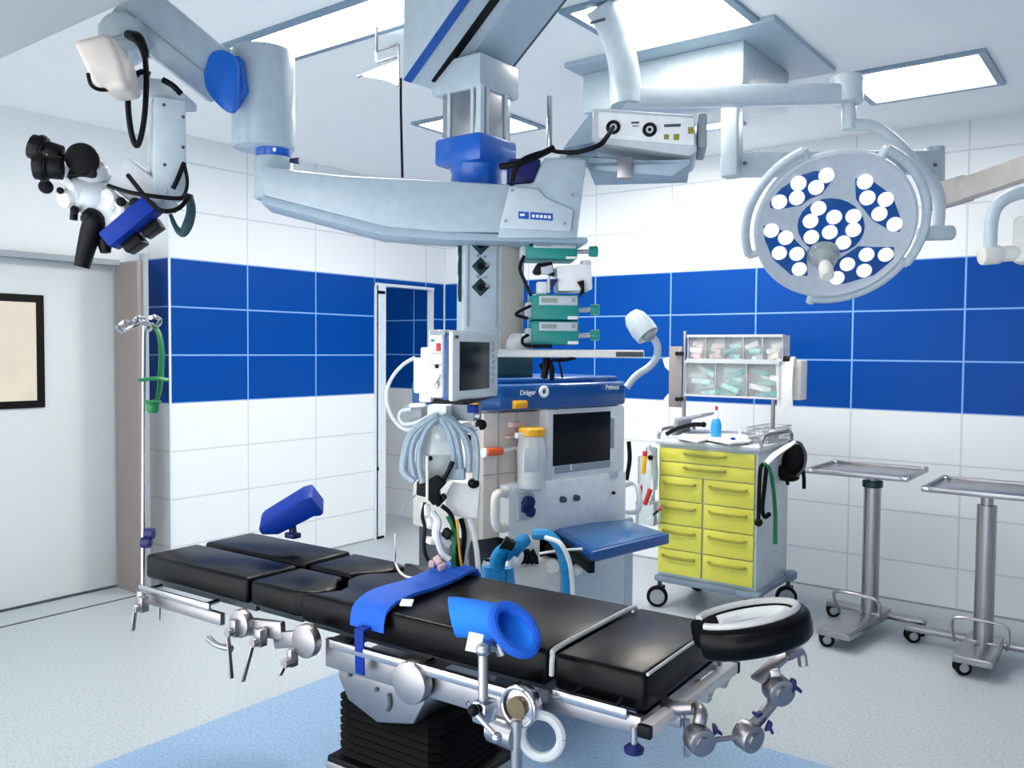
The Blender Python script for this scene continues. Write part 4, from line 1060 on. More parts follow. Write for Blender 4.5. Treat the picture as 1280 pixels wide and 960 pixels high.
corr([at(622, 745, dh), at(621, 715, dh), at(624, 696, dh), at(634, 688, dh), at(642, 694, dh)], .03, 'hose', M_cyan)
corr([at(640, 692, dh+.05), at(648, 682, dh+.06), at(656, 674, dh+.1)], .026, 'hose', M_cyan)
corr([at(668, 668, dh+.1), at(685, 669, dh+.05), at(698, 682, dh), at(706, 705, dh), at(709, 725, dh), at(708, 745, dh)], .02, 'hose', M_cyan)
g = G(); g.tube([at(682, 672, dh), at(700, 679, dh-.05), at(711, 700, dh-.06), at(715, 725, dh-.06), at(716, 745, dh-.06)], .009, 8); g.build('white_line', M_paper, br_)
g = G(); g.tube([at(674, 692, dh), at(700, 688, dh), at(728, 686, dh)], .005, 6); g.build('thin_line', M_paper, br_)
g = G(); g.cyl(at(609, 738, dh), at(611, 708, dh), .03, .026, n=16); g.cyl(at(636, 738, dh+.05), at(633, 710, dh+.05), .028, n=16); g.build('filter', M_cyanb, br_)
g = G(); g.cyl(at(606, 700, dh), at(616, 701, dh), .005, n=8); g.cyl(at(628, 678, dh), at(640, 686, dh), .03, n=12); g.build('black_fitting', M_black, br_)

# gooseneck lamp
gl = thing('examination_lamp', 'small white gooseneck lamp bending over the blue machine top', 'lamp', at(784, 482, 4.0))
g = G(); dg = 4.0; g.tube([at(783, 484, dg), at(795, 470, dg), at(812, 458, dg), at(821, 445, dg), at(821, 430, dg), at(813, 418, dg)], .017, 10); g.build('neck', M_enam, gl)
g = G(); hx = (at(790, 392, dg)-at(812, 420, dg-.05)).normalized(); c = at(808, 417, dg-.03)
g.lathe([(.02, -.02), (.056, -.012), (.06, .03), (.052, .09), (.036, .118), (.016, .126)], c, hx, 28); g.build('shade', M_enam, gl)
g = G(); g.lathe([(.03, -.028), (.036, -.014), (.01, -.012)], c+RT*.0-FW*.03, hx, 16); g.build('switch', M_grey, gl)

# ------------------------------------------------------------------ patient monitor
mo = Face(21, 566, 460, 2.58); ms = Face(111, 566, 460, 2.58)
pm = thing('patient_monitor', 'patient monitor with dark screen, white bezel and blue back shell', 'monitor', mo.M @ mo.pt(590, 500))
w_ = mo.pt(623, 455).x
zb_, zt_m = mo.pt(590, 499).z, mo.pt(590, 415).z
g = G(mo.M); g.bx((0, 0, zb_), (w_, .016, zt_m), .007); bz = g.build('bezel', M_white, pm)
g = G(mo.M); s0, s1, z0, z1 = mo.rect(575.5, 427.5, 612, 487, -.003); g.bx((s0, -.003, z0), (s1, .01, z1), .001); g.build('screen', M_screen, bz)
g = G(mo.M)
for k in range(8):
    y = 430+k*7.6; p = mo.pt(616, y, -.002); g.bx((p.x-.012, -.003, p.z-.007), (p.x+.014, .004, p.z+.007), .001)
g.build('key', M_lgrey, bz)
g = G(mo.M); p = mo.pt(571, 421, -.002); g.box(p, (.02, .004, .008)); g.build('power_mark', M_dgrey, bz)
yb = -ms.pt(557, 455).x
g = G(mo.M); g.bx((.0, .012, zb_+.004), (w_-.01, yb+.02, zt_m-.004), .008); g.build('back_shell', M_bluem, pm)
y1 = -ms.pt(537, 455).x
g = G(mo.M); g.bx((-.012, yb+.004, zb_+.01), (w_-.05, y1, zt_m+.004), .008); md = g.build('module_rack', M_white, pm)
def side(g, x0, y0, x1, y1, f=-.015, dp=.01, bev=0): return ms.box(g, x0, y0, x1, y1, f, dp, bev)
g = G(ms.M); side(g, 537.5, 413, 556, 419, -.014, .006); side(g, 538, 441, 556, 442, -.014, .004); side(g, 538, 455, 556, 456, -.014, .004); g.build('rack_seam', M_grey, md)
g = G(ms.M); side(g, 545, 429, 550, 439, -.016, .006, .001); g.build('red_socket', M_red, md)
g = G(ms.M); side(g, 538.5, 424, 542, 427, -.016, .006); g.build('teal_socket', M_teal, md)
g = G(ms.M); p = ms.pt(546.5, 458, -.013); g.cyl(p, p-V((0, .006, 0)), .006, n=12); g.build('black_socket', M_black, md)
g = G(ms.M); p = ms.pt(545, 481, -.013); g.cyl(p, p-V((0, .012, 0)), .012, n=16); g.bar(p-V((0, .012, 0)), p+V((.02, -.016, .03)), .006, .006); g.build('steel_tap', M_steel2, md)
g = G(ms.M); side(g, 516, 447, 537, 492, .02, .1, .008); side(g, 525, 434, 537, 448, .02, .08, .006); side(g, 523, 491, 538, 503, .03, .06, .006); g.build('pressure_module', M_white, pm)
g = G(); g.box(at(560, 501, 2.7), (.14, .1, .012), Matrix.Rotation(.3, 4, 'Z')); g.bar(at(575, 502, 2.75), at(612, 492, 3.05), .05, .02); g.build('mount_arm', M_black, pm)
gb = thing('transducer_bracket', 'grey bracket of white transducers and gauges under the patient monitor', 'bracket', at(555, 530, 2.9))
g = G(); g.box(at(580, 514, 2.92), (.1, .08, .06), Matrix.Rotation(.35, 4, 'Z'), .004); g.box(at(520, 517, 2.9), (.07, .06, .055), Matrix.Rotation(.3, 4, 'Z'), .006); g.build('bracket', M_grey, gb)
g = G(); g.box(at(550, 515, 2.88), (.07, .06, .05), Matrix.Rotation(.35, 4, 'Z'), .006); g.bar(at(512, 507, 2.86), at(532, 506, 2.86), .05, .012, .003); g.build('transducer', M_white, gb)
g = G(); g.box(at(591, 511, 2.87), (.034, .02, .026), Matrix.Rotation(.35, 4, 'Z'), .003); g.build('blue_label', M_cob, gb)
g = G(); g.box(at(592, 504, 2.87), (.034, .022, .008), Matrix.Rotation(.35, 4, 'Z'), .002); g.build('yellow_label', M_amber, gb)
g = G(); g.cyl(at(602, 531, 2.88), at(600, 531, 2.93), .018, n=20, bev=.003); g.ball(at(586, 548, 2.88), (.008, .008, .014)); g.ball(at(585, 560, 2.88), (.008, .008, .014)); g.build('gauge', M_black, gb)
g = G(); g.ring(at(595, 528, 2.88), -FW, .022, .007, 60, 300, 16); g.cyl(at(581, 532, 2.88), at(584, 538, 2.86), .016, n=14, bev=.003); g.tube([at(590, 536, 2.88), at(591, 550, 2.88), at(590, 566, 2.88)], .007, 8); g.build('line_clamp', M_paper, gb)

# hoses, bags and leads hanging under the monitor
hs = thing('monitor_hoses', 'fan of translucent blue grey hoses hanging below the patient monitor', 'hose', at(550, 600, 2.85))
dz = 2.84
for pts, r in (([(546, 519), (525, 533), (512, 548), (506, 570), (505, 590), (518, 602)], .014), ([(544, 520), (528, 535), (517, 552), (514, 575), (519, 600)], .012), ([(548, 520), (533, 538), (525, 560), (524, 585), (528, 604)], .011),
               ([(552, 520), (562, 530), (570, 548), (574, 570), (576, 592)], .014), ([(555, 519), (568, 528), (580, 545), (586, 565), (586, 590)], .013), ([(550, 521), (560, 538), (566, 560), (568, 585)], .011), ([(558, 519), (572, 530), (592, 542), (597, 565), (596, 600)], .008)):
    g = G(); g.tube([at(x, y, dz+.01*i*(1 if x > 545 else -.6)) for i, (x, y) in enumerate(pts)], r, 8); g.build('hose', M_hose, hs)
g = G(); g.tube([at(519, 447, 2.85), at(505, 455, 2.84), at(492, 469, 2.84), at(484, 487, 2.84), at(485, 508, 2.84), at(494, 527, 2.84), at(508, 537, 2.84), at(522, 534, 2.84), at(540, 522, 2.84)], .006, 8); g.build('looped_cable', M_cable, hs, 'white cable arcing left of the monitor')
g = G(); g.tube([at(513, 512, 2.84), at(502, 514, 2.84), at(499, 522, 2.84), at(505, 530, 2.84), at(520, 528, 2.84), at(536, 520, 2.84)], .0055, 8); g.build('looped_cable', M_cable, hs)
bg = thing('fluid_bag', 'crumpled clear plastic bag hanging among hoses under the monitor', 'bag', at(545, 605, 2.9))
g = G(); rr_ = random.Random(3); rings = []
for i, (y, w, t_) in enumerate(((524, .012, .01), (534, .035, .02), (548, .055, .03), (565, .062, .035), (582, .06, .035), (598, .045, .02))):
    c = at(546, y, 2.9); rings.append([c+RT*math.cos(2*PI*k/16)*w*(1+.12*rr_.random())+FW*math.sin(2*PI*k/16)*t_*(1+.4*rr_.random()) for k in range(16)])
g.loft(rings); g.build('bag', M_clear, bg, ang=70)
g = G(); g.box(at(546, 585, 2.895), (.085, .012, .09), Matrix.Rotation(YAW, 4, 'Z'), .004); g.build('paper_sheet', M_paper, bg)
g = G(); g.ball(at(538, 573, 2.86), .008); g.build('port', M_black, bg)
bb = thing('lead_block', 'black lead connector block with white cable hanging beside the hoses', 'connector block', at(540, 632, 2.85))
g = G(); g.prism([at(x, y, 2.82) for x, y in [(521, 602), (534, 601), (545, 595), (558, 604), (549, 614), (551, 630), (541, 632), (533, 622), (520, 619)]], FW*.05, .004); g.build('block', M_black, bb)
g = G(); g.cyl(at(534, 570, 2.81), at(534, 626, 2.81), .005, n=8); g.build('white_lead', M_cable, bb)
g = G(); g.tube([at(520, 619, 2.86), at(508, 628, 2.86), at(500, 645, 2.87)], .003, 6); g.build('thin_lead', M_grey, bb)
g = G(); g.tube([at(566, 577, 2.84), at(560, 590, 2.84), at(554, 600, 2.84)], .008, 8); g.build('black_lead', M_black, bb)
gx = thing('glove_box', 'white crumpled paper box hung right of the black lead block', 'box', at(582, 648, 2.95))
g = G(); g.prism([at(x, y, 2.9) for x, y in [(566, 602), (580, 604), (598, 600), (600, 612), (597, 648), (570, 646), (558, 640), (556, 618)]], FW*.08, .006); g.build('box', M_paper, gx)
g = G(); g.ball(at(592, 604, 2.89), (.02, .02, .018)); g.build('opening', M_black, gx)
g = G(); g.box(at(572, 592, 2.88), (.05, .03, .04), Matrix.Rotation(.5, 4, 'Z'), .003); g.build('blue_clip', M_hose, gx)
cl_ = thing('hanging_leads', 'tangle of white, black, green and yellow leads hanging to the table edge', 'leads', at(560, 715, 2.85))
def lead(pts, r, mt, name, d=2.86): q = G(); q.tube([at(x, y, d) for x, y in pts], r, 8); q.build(name, mt, cl_)
lead([(531, 628), (528, 645), (531, 660), (530, 680), (534, 698), (548, 712), (560, 716)], .006, M_black, 'black_lead')
lead([(552, 632), (563, 642), (568, 660), (570, 680), (572, 700), (576, 716)], .008, M_black, 'black_lead')
lead([(560, 645), (567, 660), (569, 678), (567, 700), (570, 718)], .009, M_green, 'green_lead')
lead([(571, 650), (572, 670), (574, 690), (577, 712)], .005, M_amber, 'yellow_lead')
lead([(576, 648), (580, 665), (579, 685), (575, 712)], .009, M_black, 'black_lead', 2.9)
lead([(586, 648), (592, 668), (596, 690), (598, 716)], .009, M_paper, 'white_tube', 2.9)
lead([(582, 648), (585, 670), (580, 695), (584, 716)], .012, M_skin, 'beige_tube', 2.93)
lead([(540, 640), (548, 652), (546, 668), (552, 690), (562, 700)], .011, M_cable, 'white_lead', 2.84)
g = G()
for x, y, s_ in ((532, 636, .035), (534, 652, .03), (545, 660, .04), (552, 675, .045), (540, 676, .035), (556, 690, .03)): g.box(at(x, y, 2.87), (s_*1.1, s_*.6, s_*1.3), Euler((.3*x, .2*y, .5*x)).to_matrix().to_4x4(), .006)
g.build('plug', M_paper, cl_)
g = G(); g.box(at(559, 667, 2.84), (.03, .02, .03), Matrix.Rotation(.5, 4, 'Y'), .003); g.box(at(551, 625, 2.84), (.02, .015, .05), Matrix.Rotation(.8, 4, 'Y'), .003); g.build('dark_plug', M_black, cl_)
g = G()
for x, y, mt in ((540, 705, 0), (547, 700, 0), (552, 708, 0)): g.box(at(x, y, 2.82), (.024, .02, .028), Euler((x, y, .3*x)).to_matrix().to_4x4(), .005)
g.build('clip', M_pink, cl_)
g = G(); g.tube([at_z(494, 703, .855), at_z(499, 714, .858), at_z(508, 721, .858), at_z(522, 723, .858)], .004, 6); g.tube([at(494, 667, 2.86), at(494, 690, 2.86), at_z(494, 703, .855)], .003, 6)
g.build('table_lead', M_cable, None, tag=('thin white lead dropping onto the table pad beside the blue strap', 'lead'))

# ------------------------------------------------------------------ castors
def castor(g, x, y, r=.05, rz=0., w=.03, gap=.0):
    R = Matrix.Rotation(rz, 3, 'Z'); e = R @ V((1, 0, 0)); c = V((x, y, r))
    if gap:
        for s_ in (-1, 1): g.cyl(c+e*s_*gap-e*w*.5, c+e*s_*gap+e*w*.5, r, n=22, bev=.006)
    else: g.cyl(c-e*w*.5, c+e*w*.5, r, n=24, bev=.008)
    return c, e
# ------------------------------------------------------------------ yellow cart
CX, CY = -2.5, 4.82
kf = Face(XAZ, org=(CX, CY, 0))
k = kf.pt
ct = thing('supply_cart', 'white supply cart with lime yellow drawers on castors', 'cart', kf.M @ V((.31, .27, 0)))
x0, x1 = k(823, 640).x, k(943, 650).x
zt, zb = k(882, 562).z, k(882, 726).z
W_ = x1-x0; DP = .52
g = G(kf.M); g.bx((x0-.004, .012, zb-.02), (x1+.012, DP, zt+.012), .006); g.build('carcass', M_enam, ct)
def drawer(xa, xb, za, zc):
    g = G(kf.M); g.bx((xa+.003, -.006, za+.003), (xb-.003, .014, zc-.003), .003); d_ = g.build('drawer', M_yel, ct)
    L_ = xb-xa; zz = zc-.2*(zc-za)-.01
    c0 = .28 if L_ > .4 else .13
    g = G(kf.M); g.tube([(xa+L_*c0, -.012, zz), (xa+L_*(c0+.08), -.026, zz-.006), (xa+L_*.5, -.03, zz-.008), (xb-L_*(c0+.08), -.026, zz-.006), (xb-L_*c0, -.012, zz)], .0105, 8, flat=.7); g.build('handle', M_yelh, d_)
zr = [k(882, y).z for y in (563, 581, 599)]
for a, b in zip(zr, zr[1:]): drawer(x0, x1, b, a)
zq = [k(882, y).z for y in (599, 630, 661, 693, 725)]
xm = (x0+x1)/2-.012
for a, b in zip(zq, zq[1:]): drawer(x0, xm-.004, b, a); drawer(xm+.004, x1, b, a)
g = G(kf.M); g.bx((x0-.02, -.02, zb-.055), (x1+.035, DP+.03, zb-.012), .018); g.bx((x1-.1, -.035, zb-.06), (x1+.05, .05, zb-.015), .018); g.bx((x1-.0, DP-.05, zb-.05), (x1+.07, DP+.05, zb+.01), .02); g.build('chassis', M_chas, ct)
for i, (x, y) in enumerate(((x0-.0, .0), (x1-.06, .03), (x0+.04, DP-.02), (x1+.02, DP-.02))):
    g = G(kf.M); castor(g, x, y, .066, 2.04, .036); c_ = g.build('castor', M_rub, ct)
    g = G(kf.M); e = Matrix.Rotation(2.04, 3, 'Z') @ V((1, 0, 0)); cc_ = V((x, y, .066)); g.cyl(cc_-e*.021, cc_+e*.021, .046, n=24); g.build('wheel_disc', M_grey, c_)
    g = G(kf.M); g.box((x, y+.03, .115), (.05, .07, .03), bev=.008); g.cyl((x, y+.03, .11), (x, y+.03, zb-.05), .014, n=12); g.build('fork', M_dgrey, c_)
g = G(kf.M); g.bx((x0-.02, -.015, zt+.012), (x1+.03, DP+.02, zt+.04), .008); g.build('worktop', M_lgrey, ct)
g = G(kf.M)
for s_ in (0, 1):
    xx = x0-.015 if s_ == 0 else x1+.025
    g.tube([(xx, .02, zt+.04), (xx, .03, zt+.08), (xx, .1, zt+.1), (xx, DP-.08, zt+.1), (xx, DP, zt+.08), (xx, DP+.01, zt+.04)], .011, 8)
g.build('gallery_rail', M_steel, ct)
# tray papers, bottle, basket
pt_ = lambda px, py, z: at_z(px, py, z)
zw = zt+.04
g = G(); P_ = [V((p.x, p.y, zw+.012)) for p in (pt_(846, 551, zw), pt_(872, 557, zw), pt_(884, 553, zw), pt_(912, 559, zw), pt_(938, 556, zw), pt_(938, 545, zw), pt_(862, 540, zw))]
g.prism(P_, (0, 0, .014), .004); g.build('paper_tray', M_paper, None, tag=('white shallow tray of papers on the yellow cart top', 'tray'))
bt = thing('spray_bottle', 'small blue bottle with white neck and red tip on the cart tray', 'bottle', kf.M @ V((k(883, 540).x, .14, zw)))
bc = V((k(883, 540).x, .14, zw+.026)); g = G(kf.M); g.lathe([(.028, 0), (.032, .004), (.032, .075), (.026, .1), (.014, .115)], bc); g.build('body', M_cyanb, bt)
g = G(kf.M); g.lathe([(.016, .113), (.016, .14), (.009, .15), (.008, .165)], bc); g.build('neck', M_white, bt)
g = G(kf.M); g.lathe([(.009, .165), (.009, .185), (.004, .19)], bc); g.build('tip', M_red, bt)
wb = thing('wire_basket', 'grey wire basket on the right end of the cart top', 'basket', kf.M @ V((x1-.03, .3, zw)))
g = G(kf.M)
for i in range(5):
    zz = zw+.01+i*.022; s_ = .06+.004*i; g.tube([(x1-.03-s_, .12, zz), (x1-.03+s_, .12, zz), (x1-.03+s_, .46, zz), (x1-.03-s_, .46, zz), (x1-.03-s_, .12, zz)], .0025, 5, 0)
for i in range(12):
    y = .12+.34*i/11
    for s_ in (-1, 1): g.cyl((x1-.03+s_*.06, y, zw+.008), (x1-.03+s_*.076, y, zw+.1), .002, n=5)
for i in range(5):
    x = x1-.09+.12*i/4; g.cyl((x, .12, zw+.008), (x, .12, zw+.1), .002, n=5); g.cyl((x, .12, zw+.01), (x, .46, zw+.01), .002, n=5)
g.build('wires', M_steel2, wb)
g = G(kf.M); g.ball((x1-.05, .2, zw+.05), (.03, .03, .025)); g.ball((x1-.01, .3, zw+.05), (.035, .04, .03)); g.build('contents', M_lgrey, wb)
g = G(); g.lathe([(.018, 0), (.018, .05), (.008, .06), (.008, .085)], kf.M @ V((x1-.13, .08, zw)), n=16); g.build('vial', M_white, None, tag=('small white vial at the right front of the cart top', 'vial'))
g = G(); g.lathe([(.016, 0), (.016, .03), (.01, .04)], kf.M @ V((x1-.16, .05, zw)), n=16); g.build('vial', M_cob, None, tag=('small dark blue vial at the right front of the cart top', 'vial'))
g = G(); g.tube([kf.M @ V(v) for v in ((x0+.02, .05, zw+.03), (x0+.06, .1, zw+.06), (x0+.12, .2, zw+.085), (x0+.16, .26, zw+.085))], .014, 8); g.ball(kf.M @ V((x0+.17, .27, zw+.085)), .018); g.build('laryngoscope', M_black, None, tag=('dark curved handle lying at the left end of the cart top', 'instrument'))
g = G(kf.M); g.prism([(x0-.02, .2, zw+.01), (x0+.0, .2, zw+.12), (x0+.19, .2, zw+.16), (x0+.19, .2, zw+.145), (x0+.03, .2, zw+.1), (x0+.01, .2, zw+.01)], (0, .2, 0), .003); g.build('holder', M_grey, None, tag=('grey angled holder at the left end of the cart top', 'holder'))

# syringes and lines hanging on the cart's left side
sh = thing('side_rack', 'clear side rack of tubing lines on the left flank of the yellow cart', 'rack', at(812, 655, 5.2))
ds = 5.36
g = G(); g.cyl(at(819, 560, ds), at(819, 612, ds), .014, n=12); g.tube([at(812, 556, ds), at(816, 565, ds), at(820, 575, ds), at(821, 600, ds), at(815, 617, ds)], .008, 8); g.box(at(814, 566, ds), (.06, .05, .07), bev=.01); g.box(at(810, 640, ds), (.13, .1, .15), bev=.01); g.box(at(808, 600, ds), (.1, .06, .3), bev=.01); g.build('holder', M_clear, sh)
g = G(); g.ball(at(813, 572, ds-.08), .017); g.build('black_cap', M_black, sh)
g = G(); g.tube([at(786, 552, 4.16), at(787, 575, 4.14), at(783, 600, 4.12)], .011, 8); g.build('breathing_line', M_black, am_)
for i, (xa, ya, xb, yb, mt, mt2, lb) in enumerate(((806, 570, 804, 592, M_red, M_amber, 'syringe with amber barrel and red top hung left of the yellow cart'), (800, 613, 799, 628, M_red, M_orange, 'orange syringe nearest the machine in the side rack'), (811, 617, 806, 631, M_red, M_red, 'red syringe leaning right in the side rack by the yellow drawers'), (823, 638, 816, 644, M_red, M_black, 'small black and red pen tilted against the yellow drawers'))):
    t = thing('syringe', lb, 'syringe', at(xb, yb, ds-.12)); dx = ds-.12
    a, b = at(xa, ya, dx), at(xb, yb, dx); g = G(); g.cyl(a, b, .014 if i < 3 else .007, n=12, bev=.002); g.build('barrel', mt2, t)
    e = (a-b).normalized(); g = G(); g.cyl(a, a+e*.03, .015 if i < 3 else .007, n=12, bev=.002); g.build('cap', mt, t)
    g = G(); g.cyl(b, b-e*.05, .004, .002, n=8); g.build('needle', M_paper, t)
# black mask and straps on the right side
bm_ = thing('resuscitation_mask', 'black rubber mask with pale strap hanging on the right of the cart', 'mask', at(990, 600, 5.35))
dk = 5.3
g = G(); c = at(992, 577, dk); g.ball(c, (.075, .06, .115), Euler((0, .35, 0)).to_matrix().to_4x4()); g.box(at(976, 588, dk), (.1, .09, .06), Euler((0, .5, 0)).to_matrix().to_4x4(), .015); g.ball(at(985, 596, dk), (.07, .05, .03)); g.tube([at(982, 595, dk), at(985, 606, dk)], .012, 8); g.tube([at(1004, 588, dk), at(1005, 600, dk), at(1005, 611, dk)], .012, 8); g.build('mask', M_rub, bm_)
g = G(); g.tube([at(955, 582, 4.98), at(968, 569, 5.02), at(986, 557, 5.12), at(993, 552, 5.2)], [.022, .026, .022, .012], 8, flat=.5); g.build('pale_strap', M_paper, bm_)
g = G(); g.tube([at(986, 552, dk-.06), at(1000, 554, dk-.06), at(1006, 568, dk-.06), at(1005, 584, dk-.06), at(996, 596, dk-.06)], .009, 6); g.build('rim', M_dgrey, bm_)
st = thing('stethoscope', 'black tubing with end knobs hanging down the white cart side', 'tubing', at(950, 655, 5.2))
g = G(); dk2 = 4.93; g.tube([at(958, 580, dk2), at(951, 584, dk2), at(949, 610, dk2), at(948, 650, dk2)], .012, 8); g.tube([at(958, 582, dk2+.04), at(956, 605, dk2+.04), at(953, 635, dk2+.04), at(956, 646, dk2+.04), at(961, 643, dk2+.04)], .013, 8); g.ball(at(948, 653, dk2), .024); g.ball(at(961, 643, dk2+.04), .014); g.build('tube', M_rub, st)
g = G(); g.tube([at(955, 579, dk2-.01), at(962, 586, dk2), at(966, 605, dk2+.05), at(969, 640, dk2+.08), at(969, 680, dk2+.08)], [.018, .018, .017, .018, .02], 8, flat=.45); g.build('tourniquet', M_green, None, tag=('long green rubber strap hanging down the white cart side', 'strap'))

# ------------------------------------------------------------------ rack with tilt bins behind the cart
RY = CY+.44
rf = Face(XAZ, org=(CX, RY, 0)); R_ = rf.pt
rk = thing('bin_rack', 'steel post rack of clear bins standing behind the yellow cart', 'rack', rf.M @ V((R_(915, 540).x, .03, zw)))
g = G(rf.M)
for px, y0 in ((855.5, 414), (967, 452)):
    xx = R_(px, 480).x; g.cyl((xx, .0, zw-.005), (xx, .0, R_(px, y0).z), .013, n=14, bev=.003)
g.build('post', M_steel, rk)
g = G(rf.M); rf.box(g, 836, 433, 852, 509, -.02, .012, .002); pl = g.build('side_plate', M_taupe, rk)
g = G(rf.M)
for px, py in ((847, 442), (852, 442), (847, 499), (852, 499)): p = R_(px, py, -.025); g.cyl(p, p+V((0, -.012, 0)), .014, n=14)
g.build('knob', M_black, pl)
def binrow(px0, px1, py0, py1, n, name):
    xa, xb, za, zc = rf.rect(px0, py0, px1, py1, -.1)
    g = G(rf.M); t = .004
    g.bx((xa, .02, za), (xb, .026, zc)).bx((xa, -.1, za), (xb, .02, za+t)).bx((xa, -.06, zc-t), (xb, .02, zc))
    b_ = g.build(name, M_lgrey, rk)
    w = (xb-xa)/n
    for i in range(n):
        q = G(rf.M); x = xa+i*w
        q.prism([(x+.003, -.11, za+.35*(zc-za)), (x+.003, -.1, za), (x+.003, -.07, za), (x+.003, -.09, zc-.004)], (w-.006, 0, 0), .001)
        q.build('bin_window', M_bin, b_)
        q = G(rf.M); q.bx((x-.003, -.1, za), (x+.003, .02, zc)); q.build('divider', M_steel2, b_)
    q = G(rf.M); q.bx((xb-.003, -.1, za), (xb+.003, .02, zc)).bx((xa-.004, -.112, zc-.012), (xb+.004, -.06, zc+.004)).bx((xa-.004, -.112, za-.006), (xb+.004, -.09, za+.006)); q.build('rim', M_lgrey, b_)
    return xa, xb, za, zc, w
rg = random.Random(8)
def packets(row, i, mt, label, n, mt2=None, grp=None):
    xa, xb, za, zc, w = row
    for j in range(n):
        x = xa+i*w+w*(.25+.5*rg.random()); z = za+.006+(zc-za-.05)*(j/(n))+.016
        q = G(rf.M); q.box((x, -.045-.02*rg.random(), z), (w*.68, .045, .034), Euler((rg.uniform(-.3, .3), rg.uniform(-.45, .45), rg.uniform(-.3, .3))).to_matrix().to_4x4(), .008)
        q.build('packet', (mt2 if (mt2 and j % 2) else mt), None, tag=(label, 'packet', grp))
top_row = binrow(860, 978, 419, 450, 5, 'bin_row')
low_row = binrow(857, 974, 452, 496, 3, 'bin_row')
packets(top_row, 0, M_pink, 'pale pink and white wrapped packet in the first upper bin', 3, M_paper, 'packets in the first upper bin')
packets(top_row, 1, M_pink, 'pink wrapped packet in the second upper bin', 3, M_pink, 'packets in the second upper bin')
packets(top_row, 2, M_mint, 'mint green packet in the middle upper bin', 3, M_green2, 'packets in the middle upper bin')
packets(top_row, 3, M_paper, 'white and mint packet in the fourth upper bin', 3, M_mint, 'packets in the fourth upper bin')
packets(top_row, 4, M_skin, 'cream packet in the last upper bin', 3, M_paper, 'packets in the last upper bin')
packets(low_row, 0, M_mint, 'pale mint packet in the left lower bin', 5, M_hose, 'packets in the left lower bin')
packets(low_row, 1, M_green2, 'teal packet in the middle lower bin', 6, M_mint, 'packets in the middle lower bin')
packets(low_row, 2, M_green2, 'teal and white packet in the right lower bin', 5, M_paper, 'packets in the right lower bin')
pd = thing('paper_dispenser', 'white roll dispenser with hanging paper on the right of the bins', 'dispenser', rf.M @ R_(985, 500, -.05))
g = G(rf.M); rf.box(g, 976, 450, 1001, 500, -.02, .12, .008); g.build('housing', M_cream, pd)
g = G(rf.M); g.cyl(R_(972, 452, -.06), R_(994, 452, -.06), .03, n=20); rf.poly(g, [(969, 452), (992, 452), (990, 488), (991, 508), (981, 510), (980, 516), (971, 517), (971, 490)], -.092, .006, .001); g.build('paper', M_paper, pd)
g = G(rf.M); g.cyl(R_(977, 449, -.075), R_(988, 449, -.075), .02, n=14); g.build('spindle', M_black, pd)
g = G(rf.M); rf.poly(g, [(828, 449), (836, 446), (836, 464), (831, 459)], .02, .05, .004); rf.poly(g, [(829, 499), (836, 491), (836, 503)], .02, .05, .004); g.build('wall_clip', M_white, rk)

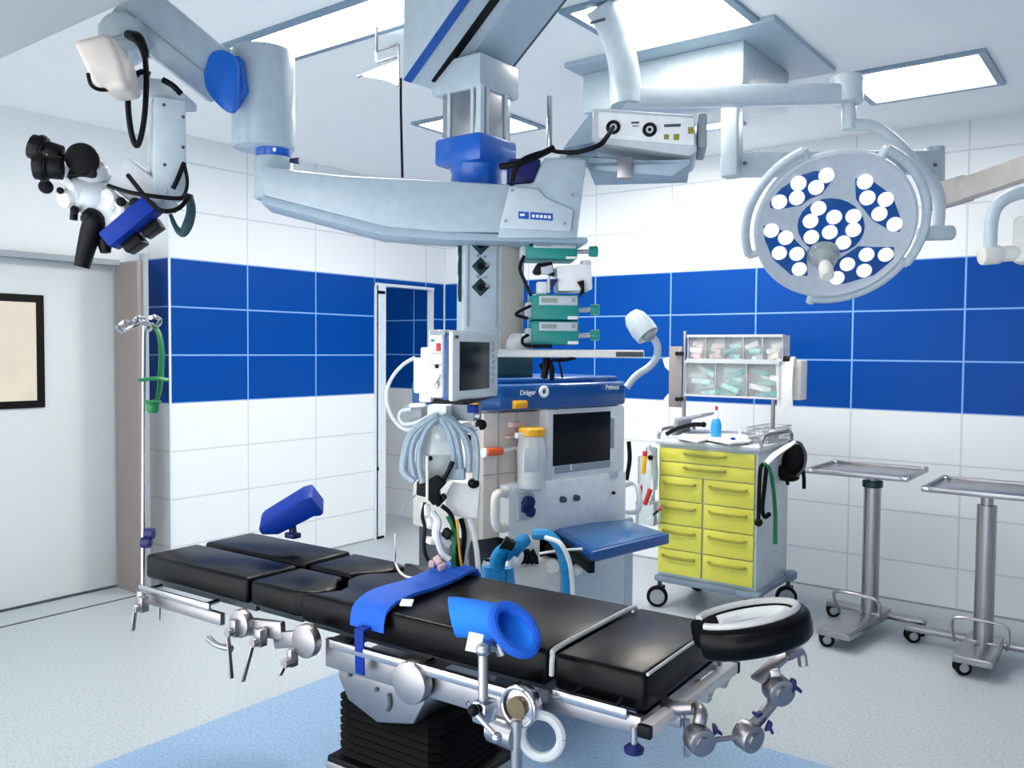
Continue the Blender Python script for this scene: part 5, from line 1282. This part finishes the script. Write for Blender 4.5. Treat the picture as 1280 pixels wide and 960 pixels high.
# ------------------------------------------------------------------ steel instrument tables
def steel_table(cx, cy, z, sx, sy, rz, bx, by, brz, label, grp, capdark, fwd, hw):
    t = thing('instrument_table', label, 'instrument table', (bx, by, 0), 0)
    M = Matrix.Translation((cx, cy, 0)) @ Matrix.Rotation(rz, 4, 'Z')
    g = G(M); g.box((0, 0, z-.012), (sx, sy, .008), bev=.003)
    for s_ in (-1, 1):
        g.box((s_*sx/2, 0, z-.004), (.014, sy, .03), bev=.006); g.box((0, s_*sy/2, z-.004), (sx, .014, .03), bev=.006)
    tp = g.build('tray_top', M_tsteel, t)
    g = G(M)
    for a in (-1, 1):
        for b in (-1, 1): g.box((a*(sx/2-.01), b*(sy/2-.01), z-.003), (.04, .04, .034), bev=.008)
    g.build('corner', M_chrome, tp)
    g = G(M); g.box((0, 0, z-.03), (sx*.5, .06, .03), bev=.004); g.build('tray_bearer', M_steel2, t)
    g = G(); g.cyl((bx, by, .08), (bx, by, z-.09), .047, n=32); g.cyl((bx, by, z-.1), (bx, by, z-.03), .03, n=24)
    g.build('column', M_col, t)
    if capdark:
        g = G(); g.cyl((bx, by, z-.1), (bx, by, z-.06), .056, n=28, bev=.006); g.build('column_collar', M_dteal, t, 'dark collar at the column top')
    B = Matrix.Translation((bx, by, 0)) @ Matrix.Rotation(brz, 4, 'Z')
    g = G(B); g.box((0, -fwd/2, .095), (.17, fwd+.1, .018), bev=.003); g.box((0, -fwd/2, .08), (.18, fwd+.08, .03), bev=.004); g.box((.0, .08, .08), (2*hw+.06, .07, .03), bev=.006); g.box((0, .04, .09), (.16, .16, .04), bev=.004); g.build('base', M_tsteel, t)
    for x, y in ((-.05, -fwd), (-hw, .08), (hw, .08)):
        g = G(B); castor(g, x, y, .04, 2.1, .022, .017); c_ = g.build('castor', M_rub, t)
        g = G(B); e_ = Matrix.Rotation(2.1, 3, 'Z') @ V((1, 0, 0)); c0_ = V((x, y, .04)); g.cyl(c0_-e_*.031, c0_+e_*.031, .022, n=16); g.build('hub', M_grey, c_)
    g = G(B); g.tube([(-.12, -fwd*.3, .1), (-.13, -fwd*.4, .19), (-.11, -fwd*.45, .235), (0, -fwd*.47, .245), (.11, -fwd*.45, .235), (.13, -fwd*.4, .19), (.12, -fwd*.3, .1)], .008, 8); g.build('foot_pedal', M_steel2, t)
    return t
steel_table(-1.36, 5.2, .925, .53, .5, .0, -1.33, 5.2, -.12, 'stainless instrument table with dark column collar beside the yellow cart', None, True, .46, .25)
steel_table(-.68, 5.05, .905, .6, .5, .0, -.72, 5.03, .0, 'plain stainless instrument table cut off by the right edge', None, False, .28, .36)

# ------------------------------------------------------------------ light and view
w = bpy.data.worlds.new('room'); SC.world = w; w.use_nodes = True
w.node_tree.nodes['Background'].inputs[0].default_value = (.95, .98, 1, 1); w.node_tree.nodes['Background'].inputs[1].default_value = 1.9
vs = SC.view_settings
vs.view_transform = 'Standard'; vs.look = 'None'; vs.exposure = EXPO; vs.gamma = 1; vs.use_curve_mapping = False
